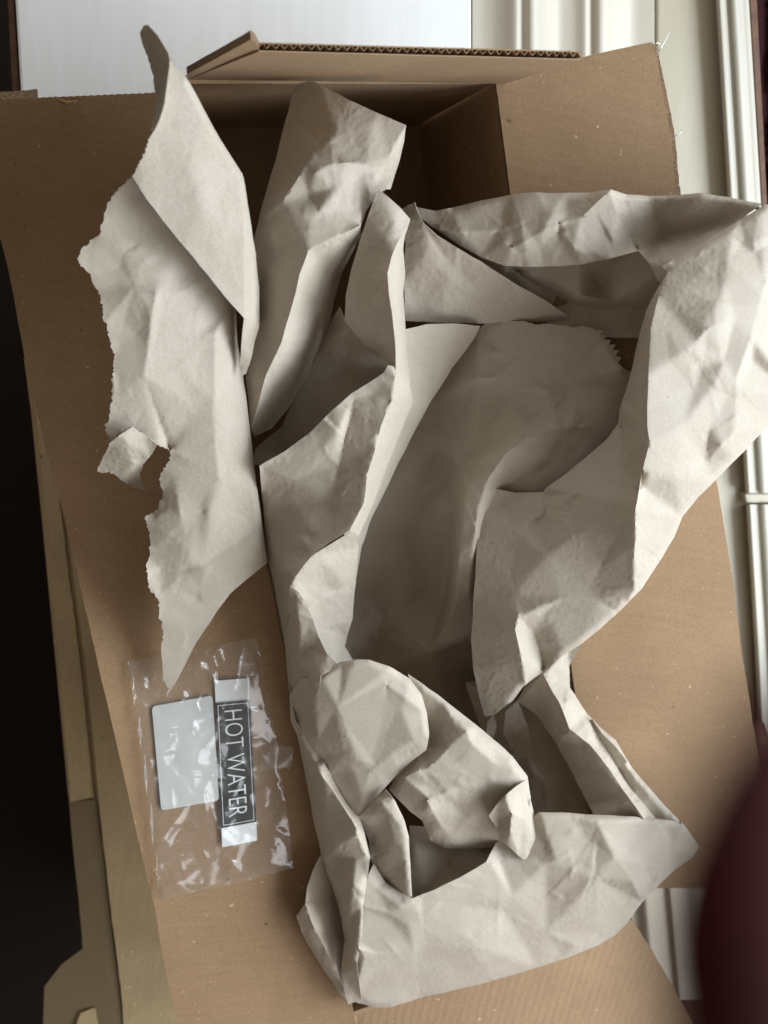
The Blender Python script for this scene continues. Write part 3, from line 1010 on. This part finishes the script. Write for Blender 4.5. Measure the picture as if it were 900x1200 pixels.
sheet('inner_strip', C3, C, pts=[(500, 430, 6), (470, 500, 6), (440, 560, 2)], creases=[[(478, 470, 20), (455, 530, 14), (430, 600, 4)]], smooth=10, crumple=(0.7, 0.2), fold=((3, 13),), seed=125, skirt=0.6)
C4 = [(334, 690, 30), (340, 676, 33), (370, 648, 40), (411, 623, 44), (420, 640, 10), (416, 690, -6), (413, 725, -22), (404, 758, -40), (425, 790, -60), (395, 800, -30), (380, 768, 10), (370, 740, 20), (360, 712, 28), (346, 704, 30)]
sheet('paper_hollow', C4, C, pts=[(385, 690, 2), (395, 740, -26)], creases=[[(346, 678, 35), (372, 705, 6), (408, 690, -4)], [(372, 705, 6), (380, 740, -10)], [(378, 735, -8), (410, 728, -22)]], smooth=5, crumple=(0.6, 0.2), seed=126)
# front heap
EL = [(340, 687, 37), (350, 694, 37), (358, 706, 36), (366, 724, 36), (373, 745, 37), (383, 766, 39), (397, 780, 42), (376, 792, 44), (372, 830, 36), (356, 860, 22), (346, 852, 12), (338, 800, 9), (333, 750, 9), (336, 720, 22)]
sheet('heap_fold', EL, C, pts=[(352, 780, 26)], creases=[[(346, 700, 36), (352, 740, 34), (349, 775, 26)], [(349, 775, 26), (368, 800, 40)], [(356, 735, 35), (366, 762, 32), (376, 790, 43)]], fold=((9, 13),), smooth=4, crumple=(1.08, 0.18), scales=(30, 14), lines=0.42, line_amp=1.0, seed=131, skirt=0.6)
E1 = [(374, 791, 44), (398, 776, 46), (415, 773, 49), (433, 773, 50), (457, 781, 50), (480, 795, 48), (494, 813, 47), (500, 835, 48), (503, 860, 50), (500, 879, 46), (482, 892, 41), (463, 910, 37), (440, 936, 33), (421, 958, 30), (406, 938, 26), (388, 908, 24),
      (368, 888, 18), (352, 872, 13), (341, 846, 11), (339, 815, 14), (352, 796, 30)]
sheet('heap_fold', E1, C, pts=[(470, 830, 50)],
      creases=[[(400, 777, 46), (396, 830, 45), (414, 875, 42), (433, 906, 37)], [(503, 862, 50), (484, 866, 50), (458, 884, 44), (433, 906, 37)], [(433, 906, 37), (424, 935, 33), (421, 956, 30)],
               [(376, 792, 45), (368, 830, 38), (372, 862, 33), (390, 884, 31), (412, 898, 35), (433, 906, 37)], [(346, 836, 14), (372, 862, 33)], [(457, 782, 50), (452, 820, 49), (442, 870, 44), (433, 906, 37)], [(498, 836, 49), (476, 818, 52), (452, 800, 50)]], fold=((0, 8),), smooth=2, crumple=(1.1, 0.0), lines=0.25, seed=132, skirt=0.7)
E2 = [(478, 790, 38), (496, 802, 42), (520, 820, 44), (560, 851, 46), (583, 870, 47), (601, 886, 48), (618, 910, 48), (622, 936, 48), (612, 985, 34), (600, 994, 30), (583, 992, 28), (550, 995, 24), (520, 994, 22), (505, 985, 22), (494, 962, 26), (480, 950, 30), (468, 938, 32), (456, 925, 30),
      (466, 905, 30), (490, 880, 34), (500, 850, 36)]
sheet('heap_fold', E2, C, pts=[(545, 900, 50), (540, 950, 36), (500, 920, 44)],
      creases=[[(504, 876, 38), (524, 845, 46), (528, 838, 47)], [(500, 902, 46), (520, 880, 50), (546, 857, 55), (552, 870, 54), (580, 895, 52), (602, 890, 49)],
               [(474, 912, 42), (500, 935, 47), (498, 950, 42)], [(500, 938, 48), (535, 925, 47), (575, 912, 51), (602, 903, 51)], [(500, 938, 48), (512, 960, 38), (527, 980, 30)], [(527, 981, 30), (560, 950, 38), (578, 914, 51)], [(474, 912, 42), (490, 903, 46), (500, 902, 46)]],
      fold=((0, 7), (9, 13)), smooth=4, crumple=(0.94, 0.18), scales=(36, 16), lines=0.42, line_amp=1.0, seed=133, skirt=0.7)
E2n = [(573, 956, 49), (582, 943, 54), (592, 932, 56), (604, 922, 54), (616, 914, 50), (621, 932, 46), (626, 955, 42), (632, 985, 38), (627, 1002, 36), (620, 1013, 36), (608, 1003, 40), (594, 990, 44), (586, 986, 41), (582, 970, 43)]
sheet('heap_fold', E2n, C, pts=[], creases=[[(592, 933, 57), (600, 955, 58), (598, 975, 52), (594, 989, 45)], [(600, 955, 58), (584, 962, 44), (576, 957, 48)], [(606, 925, 53), (614, 960, 49), (618, 1009, 38)], [(600, 955, 58), (614, 960, 49)]], fold=((4, 9),), smooth=1, crumple=(0.68, 0.12), scales=(22, 12), lines=0.42, line_amp=1.0, seed=134, skirt=0.7)
E3 = [(420, 958, 31), (440, 936, 34), (452, 925, 38), (463, 938, 44), (474, 962, 46), (479, 980, 46), (480, 1005, 45), (483, 1052, 42), (470, 1046, 36), (452, 1034, 26), (438, 1020, 24), (434, 1005, 26), (432, 985, 28)]
sheet('heap_fold', E3, C, pts=[(460, 985, 42)], creases=[[(440, 940, 38), (456, 955, 43), (462, 985, 43), (455, 1000, 38)], [(436, 1005, 26), (455, 1000, 38), (480, 1008, 45)], [(478, 1010, 45), (455, 1022, 30)]], fold=((3, 7),), smooth=3, crumple=(0.94, 0.18), scales=(24, 12), lines=0.42, line_amp=1.0, seed=135, skirt=0.5)
E4 = [(338, 800, 10), (346, 845, 20), (366, 872, 22), (388, 906, 22), (408, 940, 24), (421, 957, 30), (427, 975, 36), (434, 1005, 38), (430, 1030, 40), (426, 1060, 42), (424, 1100, 38), (418, 1130, 36), (424, 1172, 22), (408, 1177, 20), (400, 1140, 22), (404, 1100, 20),
      (396, 1060, 18), (386, 1030, 16), (378, 1008, 14), (368, 965, 12), (358, 910, 10), (346, 850, 9)]
sheet('heap_fold', E4, C, pts=[(395, 990, 34), (410, 1060, 40)],
      creases=[[(352, 862, 20), (378, 912, 27), (412, 960, 38), (418, 975, 42)], [(412, 960, 38), (384, 968, 26), (380, 1008, 18)], [(418, 975, 42), (430, 1002, 40), (415, 1006, 36), (380, 1010, 18)], [(388, 1035, 18), (412, 1042, 42), (424, 1060, 42)], [(412, 1042, 42), (400, 1060, 30), (408, 1092, 26), (420, 1098, 38)], [(404, 1105, 20), (412, 1120, 32), (418, 1128, 36)]],
      fold=((15, 21), (8, 11)), smooth=2, crumple=(1.22, 0.21), scales=(28, 14), lines=0.42, line_amp=1.0, seed=136, skirt=0.6)
E4b = [(376, 1002, 12), (366, 1022, 14), (360, 1040, 17), (358, 1058, 19), (347, 1074, 16), (354, 1094, 16), (364, 1112, 15), (376, 1131, 14), (398, 1165, 12), (412, 1178, 12), (408, 1130, 4), (404, 1090, 2), (394, 1050, 3), (384, 1020, 6)]
sheet('heap_fold', E4b, C, pts=[(378, 1080, 18)], creases=[[(358, 1060, 21), (370, 1090, 24), (390, 1130, 20), (405, 1165, 14)]], fold=((5, 9),), smooth=4, crumple=(0.68, 0.12), scales=(30, 14), lines=0.42, line_amp=1.0, seed=137, skirt=0.5)
E5 = [(483, 1053, 42), (510, 1042, 42), (540, 1028, 41), (570, 1010, 40), (583, 985, 30), (620, 960, 38), (632, 952, 46), (665, 953, 48), (700, 955, 50), (745, 957, 51), (780, 961, 51), (799, 963, 50), (820, 992, 42), (812, 1005, 36), (790, 1020, 30), (752, 1058, 24), (736, 1080, 20), (722, 1095, 17),
      (700, 1108, 14), (660, 1124, 10), (630, 1134, 8), (560, 1154, 6), (490, 1170, 6), (460, 1180, 8), (440, 1181, 8), (418, 1175, 12), (415, 1150, 24), (420, 1110, 34), (424, 1060, 38), (432, 1025, 34), (438, 1012, 30), (452, 1034, 32), (470, 1046, 38)]
sheet('front_fold', E5, C, pts=[(600, 1050, 36), (650, 1010, 44), (500, 1110, 30), (460, 1080, 36), (560, 1110, 26), (740, 1000, 50)],
      creases=[[(585, 1010, 36), (640, 1012, 42), (680, 1010, 46), (700, 1030, 47), (752, 1057, 26)], [(728, 1015, 50), (742, 1035, 46), (752, 1056, 26)], [(590, 1068, 30), (640, 1092, 22), (673, 1108, 18), (700, 1092, 20), (722, 1093, 18)], [(800, 965, 50), (786, 1000, 46), (756, 1052, 28)],
               [(424, 1062, 39), (455, 1070, 40), (480, 1085, 38), (486, 1110, 32), (478, 1140, 20), (470, 1165, 10)], [(420, 1112, 35), (450, 1120, 32), (484, 1112, 32)], [(440, 1040, 36), (470, 1062, 42), (500, 1068, 40), (540, 1060, 38), (575, 1012, 40)],
               [(500, 1100, 33), (540, 1094, 32), (590, 1068, 30)], [(700, 965, 52), (690, 985, 47), (720, 1005, 52), (766, 1015, 46)]],
      fold=((6, 11), (17, 25)), smooth=2, crumple=(1.35, 0.12), scales=(40, 17), lines=0.42, line_amp=1.0, seed=138, skirt=0.5)
E5p = [(480, 968, 4), (540, 970, 4), (590, 985, 8), (580, 1005, 24), (540, 1034, 26), (500, 1052, 22), (478, 1056, 18)]
sheet('paper_hollow', E5p, C, creases=[[(500, 1050, 22), (530, 1010, 12), (545, 990, 8)]], smooth=3, crumple=(0.68, 0.12), scales=(30, 14), lines=0.42, line_amp=1.0, seed=139)
E6 = [(666, 754, 2), (682, 750, 6), (678, 762, 6), (667, 780, 6), (668, 806, 10), (688, 836, 14), (702, 851, 17), (722, 868, 20), (741, 900, 28), (770, 934, 38), (799, 964, 47), (770, 964, 42), (745, 962, 42), (700, 960, 34), (690, 945, 24), (672, 908, 14), (652, 872, 4), (628, 836, -6), (606, 822, -10), (620, 795, 0)]
sheet('side_fold', E6, C, pts=[(665, 850, 20)], creases=[[(636, 790, 12), (655, 822, 22), (668, 855, 25), (690, 872, 27), (716, 905, 36), (738, 935, 44), (756, 960, 48)], [(666, 822, 20), (668, 855, 25), (652, 846, 12)],
                                                     [(690, 842, 17), (712, 880, 21), (740, 925, 30), (770, 960, 40)], [(692, 840, 20), (745, 905, 34), (796, 962, 47)], [(606, 822, -10), (628, 800, 8), (640, 792, 12)]],
      fold=((5, 10),), smooth=2, crumple=(0.94, 0.18), scales=(30, 14), lines=0.42, line_amp=1.0, seed=140, skirt=0.5)
E0 = [(545, 800, -70), (600, 790, -70), (640, 800, -40), (690, 900, -20), (725, 970, -10), (690, 985, -20), (600, 985, -30), (580, 900, -50)]
sheet('paper_hollow', E0, C, creases=[[(598, 830, -30), (612, 870, -24), (625, 905, -20), (690, 955, -8)]], smooth=4, crumple=(1.62, 0.24), lines=0.42, line_amp=1.0, seed=141)
E0b = [(592, 835, -14), (606, 822, -10), (618, 850, -14), (628, 900, -22), (618, 912, -26), (600, 880, -24), (590, 860, -20)]
sheet('paper_edge', E0b, C, smooth=4, crumple=(0.6, 0.2), scales=(24, 12), seed=142)
E0c = [(571, 846, -20), (578, 838, -18), (582, 850, -18), (579, 864, -20), (572, 870, -22), (570, 858, -20)]
sheet('paper_edge', E0c, C, step=2.5, smooth=1, crumple=(0.4,), scales=(12,), seed=143)

# ---- big sheet bulging over the right flap
Dd = thing('packing_paper', 'large pale packing paper sheet bulging out over the right flap', 'paper', W(680, 500, -30), 'crumpled sheets of packing paper')
D1 = [(486, 242, 18), (510, 247, 22), (530, 244, 26), (560, 236, 32), (600, 228, 38), (630, 225, 42), (640, 226, 42), (690, 226, 46), (715, 222, 60), (735, 228, 52), (760, 230, 48), (790, 229, 54), (822, 226, 64), (850, 231, 68), (893, 239, 76),
      (860, 262, 66), (815, 292, 62), (788, 308, 60), (784, 335, 54), (772, 330, 50), (762, 310, 46), (748, 294, 46), (715, 303, 45), (680, 310, 42), (635, 313, 38), (592, 312, 32), (565, 302, 26), (540, 288, 24), (512, 270, 22), (494, 256, 20)]
sheet('top_band', D1, Dd, pts=[(600, 270, 40), (660, 285, 44), (560, 262, 32)],
      creases=[[(715, 223, 60), (722, 250, 52), (738, 278, 38), (752, 300, 38), (768, 326, 46)], [(822, 227, 64), (800, 252, 53), (780, 274, 37), (768, 281, 37)], [(715, 223, 60), (682, 255, 52), (640, 268, 46), (612, 285, 42), (600, 290, 40)], [(760, 232, 48), (770, 252, 42), (780, 274, 37)],
               [(631, 227, 42), (640, 245, 44), (655, 258, 47), (655, 285, 44)], [(655, 270, 47), (672, 290, 49), (690, 300, 45)], [(505, 268, 23), (540, 272, 31), (585, 270, 36), (592, 284, 39), (625, 303, 38)], [(892, 240, 76), (845, 258, 60), (780, 274, 37)], [(738, 278, 38), (768, 281, 37)]],
      fold=((2, 14),), smooth=3, crumple=(0.8, 0.35), scales=(36, 16), seed=151, skirt=0.6)
D2 = [(560, 300, 4), (600, 305, 14), (680, 302, 24), (750, 288, 28), (780, 320, 36), (790, 350, 26), (768, 396, 16), (720, 396, 11), (668, 392, 8), (630, 372, 0), (590, 340, 0)]
sheet('paper_hollow', D2, Dd, pts=[(700, 330, 6)], creases=[[(590, 318, 12), (640, 325, 14), (682, 346, 16), (720, 352, 14), (775, 352, 20)], [(604, 316, 8), (660, 352, 2), (700, 362, 4), (768, 362, 10)]], smooth=4, crumple=(0.8, 0.3), seed=152)
D3 = [(486, 237, 34), (489, 247, 34), (497, 262, 34), (512, 276, 34), (535, 290, 32), (562, 306, 28), (600, 330, 22), (640, 353, 14), (668, 371, 8), (664, 378, 4), (655, 377, 4), (600, 377, 2), (560, 379, 2), (510, 378, 4), (474, 376, 6), (474, 330, 14), (475, 285, 22), (472, 262, 26), (470, 245, 24), (478, 240, 30)]
sheet('inner_flap', D3, Dd, pts=[(530, 330, 20), (500, 300, 28)], smooth=10, crumple=(0.6, 0.2), creases=[[(497, 262, 34), (520, 300, 27), (560, 340, 16)], [(600, 332, 22), (606, 345, 17), (600, 375, 3)]], seed=153)
Ff = [(561, 386, -10), (570, 378, -6), (583, 374, -2), (600, 376, 3), (640, 380, 9), (664, 382, 12), (700, 386, 16), (707, 387, 17), (704, 393, 17), (711, 392, 17), (708, 398, 17), (716, 398, 18), (713, 404, 18), (721, 404, 18), (717, 410, 18), (725, 411, 18), (721, 417, 18), (728, 419, 18), (724, 425, 18), (730, 431, 18), (748, 440, 20), (745, 520, 18), (665, 590, 14), (610, 640, -20), (575, 760, -80), (572, 850, -110),
      (530, 850, -118), (470, 815, -120), (430, 790, -112), (395, 765, -92), (408, 720, -80), (413, 680, -70), (420, 640, -60), (450, 570, -46), (498, 475, -30), (545, 405, -16)]
sheet('serrated_end', Ff, Dd, pts=[(600, 440, 2), (640, 430, 9), (690, 430, 15), (520, 560, -40), (480, 620, -62), (500, 700, -78), (450, 720, -88)],
      creases=[[(722, 442, 18), (690, 485, 17), (675, 502, 17)], [(700, 500, 18), (650, 502, 18), (615, 512, 16), (592, 532, 14), (574, 558, 12), (562, 590, 14), (554, 640, 8), (550, 690, -8), (559, 742, -36)],
               [(550, 566, 6), (545, 590, 7), (540, 640, 2), (537, 690, -14), (530, 722, -34), (505, 765, -66)],
               [(538, 575, -14), (531, 600, -30), (526, 640, -44), (523, 690, -60), (515, 722, -74)],
               [(690, 520, 17), (640, 545, 12), (590, 575, 4)], [(640, 400, 9), (600, 470, 0), (560, 520, -8), (535, 545, -20)], [(560, 440, -6), (520, 520, -30), (490, 590, -52)]],
      torn=((1, 6),), torn_amp=0.9, smooth=4, crumple=(2.3, 0.2), lines=0.5, line_amp=1.7, seed=154)
D4 = [(930, 236, 76), (896, 240, 77), (860, 262, 76), (815, 290, 74), (788, 306, 72), (776, 312, 70), (782, 318, 71), (776, 330, 66), (767, 345, 56), (757, 365, 50), (750, 388, 44), (745, 410, 42), (741, 430, 40), (732, 462, 36), (726, 480, 34), (724, 497, 32), (712, 514, 30), (690, 533, 27), (662, 556, 24), (641, 571, 22),
      (636, 577, 18), (605, 577, 10), (575, 572, 8), (564, 600, 8), (559, 640, 6), (555, 700, 2), (552, 750, -2), (555, 785, -4), (561, 815, -4), (568, 840, -4), (579, 838, 0), (600, 822, 8), (612, 805, 12), (640, 785, 20), (660, 768, 25), (682, 754, 30), (720, 722, 38), (752, 690, 44), (770, 662, 50), (790, 630, 54), (800, 606, 57), (818, 583, 60), (836, 565, 62),
      (860, 541, 64), (900, 500, 66), (935, 470, 66)]
sheet('hanging_panel', D4, Dd, pts=[(850, 330, 84), (820, 420, 84), (800, 500, 80), (900, 330, 80), (880, 420, 72), (640, 650, 34), (680, 620, 44), (600, 700, 18), (640, 720, 24), (600, 620, 20), (790, 560, 72)],
      creases=[[(783, 318, 72), (773, 345, 76), (763, 385, 82), (760, 440, 84), (758, 500, 82), (761, 520, 82), (752, 560, 76), (745, 595, 72), (743, 640, 66), (744, 690, 54), (732, 714, 42)],
               [(724, 497, 34), (738, 502, 48), (755, 508, 78)], [(726, 498, 34), (728, 540, 46), (724, 585, 54), (742, 588, 70)], [(641, 572, 22), (680, 578, 38), (722, 585, 54)], [(756, 520, 80), (750, 570, 68), (742, 588, 70)],
               [(742, 592, 70), (722, 630, 56), (705, 662, 46), (690, 690, 38), (640, 722, 26)], [(860, 375, 84), (850, 420, 80), (838, 450, 82), (832, 500, 75), (826, 540, 65)], [(838, 450, 82), (820, 430, 80), (806, 410, 86)], [(898, 330, 82), (880, 395, 83), (862, 450, 79), (862, 505, 74)], [(862, 505, 74), (845, 520, 74), (830, 540, 65)],
               [(608, 720, 25), (604, 738, 25), (612, 775, 21), (616, 800, 17)], [(609, 721, 25), (626, 745, 16), (634, 765, 13), (638, 783, 14)], [(612, 720, 25), (660, 700, 32), (700, 705, 38), (725, 718, 38)], [(852, 375, 86), (830, 385, 88), (815, 400, 86)], [(745, 690, 54), (770, 660, 51)]],
      fold=((0, 4), (31, 47)), smooth=6, crumple=(0.9, 0.0), scales=(52, 17), lines=0.26, seed=155, skirt=0.8, drop=3.2)

# ================================================================== PLASTIC BAG OF LABELS
bag = thing('plastic_bag', 'clear plastic bag of labels lying on the left flap', 'bag', W(245, 900, 0))


def bag_z(x, y):
    return zL(x, y) + 3.0 + 3.0 * math.exp(-(((x - 275) / 26) ** 2 + ((y - 820) / 60) ** 2)) + 1.5 * math.exp(-(((x - 215) / 30) ** 2 + ((y - 880) / 60) ** 2))


front = [(150, 776, 0), (200, 765, 0), (250, 757, 0), (300, 747, 0), (312, 800, 0), (325, 870, 0), (334, 940, 0), (344, 1017, 0), (265, 1038, 0), (187, 1054, 0), (180, 1000, 0), (168, 900, 0)]
sheet('film', front, bag, step=2.6, smooth=1, crumple=(0.9, 0.35), scales=(30, 12), mat=M_FILM, seed=201, lines=3.0, line_amp=1.7, thick=0, zfun=bag_z, torn=((0, 12),), torn_amp=0.5,
      creases=[[(262, 758, 0), (268, 790, 4), (262, 830, 1), (272, 870, 0)], [(283, 752, 0), (276, 775, 3.5), (290, 800, 4), (296, 850, 3), (302, 880, 0)], [(298, 757, 0), (302, 790, 3), (310, 830, 2.5), (318, 870, 0)],
               [(228, 764, 0), (240, 775, 3), (252, 768, 2.5), (258, 790, 0)], [(206, 800, 0), (212, 840, 2), (222, 880, 2.4), (228, 930, 0)], [(185, 840, 0), (196, 850, 2.5), (210, 868, 0)], [(188, 862, 0), (200, 872, 2), (206, 880, 0)],
               [(258, 1000, 0), (272, 1012, 2.5), (284, 1020, 0)], [(282, 1008, 0), (300, 1008, 2.2), (322, 1012, 2), (338, 1008, 0)], [(200, 1022, 0), (206, 1036, 2.5), (212, 1048, 0)], [(180, 975, 0), (190, 985, 3), (200, 990, 0)], [(186, 1035, 1), (190, 1046, 4), (196, 1050, 0)],
               [(300, 905, 0), (322, 902, 1.5), (336, 900, 0)]])
seam = [(150, 776, 0), (154, 775, 0), (172, 899, 0), (184, 1000, 0), (191, 1053, 0), (187, 1054, 0), (180, 1000, 0), (168, 900, 0)]
sheet0('side_seam', seam, bag, step=2.0, smooth=0, crumple=(0.5,), scales=(8,), mat=M_FILM, seed=202, thick=0, zfun=lambda x, y: bag_z(x, y) + 1.0 + 1.2 * math.sin(x * 0.9))
sheet0('sticky_strip', [(300, 905, 0), (341, 899, 0), (344, 877, 0), (322, 872, 0)], bag, step=3.0, smooth=0, crumple=(0.3,), scales=(12,), mat=M_FILM, seed=203, thick=0, zfun=lambda x, y: bag_z(x, y) + 1.2)


def flat_z(x, y):
    return zL(x, y) + 1.4


def flat_piece(name, poly, mat, parent, dz=0.0, thick=0.4, corner=0.0):
    pts = []
    k = len(poly)
    for i in range(k):
        a, b, c = (np.array(poly[(i + j) % k], float) for j in (-1, 0, 1))
        if corner:
            u = (a - b) / np.hypot(*(a - b))
            v = (c - b) / np.hypot(*(c - b))
            for q in range(5):
                s = q / 4
                p = b + (u * (1 - s) ** 2 + v * s ** 2) * corner
                pts.append(p)
        else:
            pts.append(b)
    top = [W(p[0], p[1], flat_z(p[0], p[1]) + dz) for p in pts]
    bot = [v - Vector((0, 0, thick * 0.001)) for v in top]
    m = len(top)
    fs_ = [tuple(range(m)), tuple(range(2 * m - 1, m - 1, -1))] + [(i, m + i, m + (i + 1) % m, (i + 1) % m) for i in range(m)]
    o = link_mesh(name, top + bot, fs_, mat, parent, smooth=False)
    bm = bmesh.new()
    bm.from_mesh(o.data)
    bmesh.ops.recalc_face_normals(bm, faces=bm.faces)
    bm.to_mesh(o.data)
    bm.free()
    return o


card = flat_piece('blank_card', [(178, 828), (249, 815), (257, 938), (189, 950)], M_CARD_W, None, 0.2, 0.4, 5)
tag(card, 'blank white rounded card inside the plastic bag', 'card')
lab = thing('name_label', 'black label with white lettering HOT WATER inside the plastic bag', 'label', W(276, 895, 0))


def LQ(u, v):
    """point on the label: u across (0 left, 1 right), v along (0 top, 1 bottom)"""
    a = np.array((251.5, 798.0)) * (1 - u) + np.array((291.5, 795.0)) * u
    b = np.array((260.5, 993.0)) * (1 - u) + np.array((301.5, 985.0)) * u
    return tuple(a * (1 - v) + b * v)


flat_piece('white_strip', [LQ(0, 0), LQ(1, 0), LQ(1, 1), LQ(0, 1)], M_LABEL_W, lab, 0.5, 0.4)
flat_piece('black_face', [LQ(0, 0.135), LQ(1, 0.135), LQ(1, 0.885), LQ(0, 0.885)], M_LABEL_B, lab, 0.9, 0.35)
for (u0, u1, v0, v1) in ((0.055, 0.072, 0.148, 0.872), (0.928, 0.945, 0.148, 0.872), (0.072, 0.928, 0.148, 0.1515), (0.072, 0.928, 0.8685, 0.872)):
    flat_piece('border_line', [LQ(u0, v0), LQ(u1, v0), LQ(u1, v1), LQ(u0, v1)], M_LABEL_W, lab, 1.0, 0.08)
fc = bpy.data.curves.new('lettering', 'FONT')
fc.body = 'HOT WATER'
fc.align_x = 'CENTER'
fc.align_y = 'CENTER'
fc.space_character = 1.02
fc.resolution_u = 4
fc.offset = -0.012
fo = bpy.data.objects.new('lettering_source', fc)
COL.objects.link(fo)
bpy.context.view_layer.update()
dg = bpy.context.evaluated_depsgraph_get()
tm = bpy.data.meshes.new_from_object(fo.evaluated_get(dg))
co = np.array([tuple(v.co) for v in tm.vertices])
faces = [tuple(p.vertices) for p in tm.polygons]
bpy.data.objects.remove(fo)
x0, x1, y0, y1 = co[:, 0].min(), co[:, 0].max(), co[:, 1].min(), co[:, 1].max()
tv = []
for x, y, _ in co:
    v = 0.185 + (x - x0) / (x1 - x0) * 0.645
    u = 0.24 + (y - y0) / (y1 - y0) * 0.52
    q = LQ(u, v)
    tv.append(W(q[0], q[1], flat_z(*q) + 1.02))
link_mesh('lettering', tv, faces, M_LABEL_W, lab, smooth=False)

# ================================================================== OUT-OF-FOCUS RED SHAPE NEAR THE LENS, TAKEN FOR A FINGER
def near(px, py, d):
    return CAM + (R @ Vector(((px - 450) / F, (600 - py) / F, -1.0))) * d


rows = []
ND = 0.025
spine = [(1000, 780, 46), (978, 840, 70), (950, 910, 94), (930, 990, 108), (925, 1060, 122), (925, 1140, 130), (948, 1220, 134), (960, 1320, 142), (980, 1460, 150)]
vv, fcs = [], []
SEG = 20
for i, (x, y, r) in enumerate(spine):
    for k in range(SEG):
        a = 2 * math.pi * k / SEG
        rr = r * (1 + 0.05 * math.sin(3 * a + i * 0.9))
        c_, s_ = math.cos(a), math.sin(a)
        vv.append(near(x - 46 + rr * c_, y + 0.15 * rr * c_, ND + 0.006 * (rr / 120.0) * s_))
for i in range(len(spine) - 1):
    for k in range(SEG):
        k2 = (k + 1) % SEG
        fcs.append((i * SEG + k, i * SEG + k2, (i + 1) * SEG + k2, (i + 1) * SEG + k))
fcs.append(tuple(range(SEG)))
fcs.append(tuple(range((len(spine) - 1) * SEG, len(spine) * SEG))[::-1])
red = link_mesh('finger_shape', vv, fcs, M_MAROON)
red.modifiers.new('round', 'SUBSURF').levels = 1
red.modifiers['round'].render_levels = 2
tag(red, 'dark red finger-like shape, blurred and out of focus, across the lower right corner', 'finger')
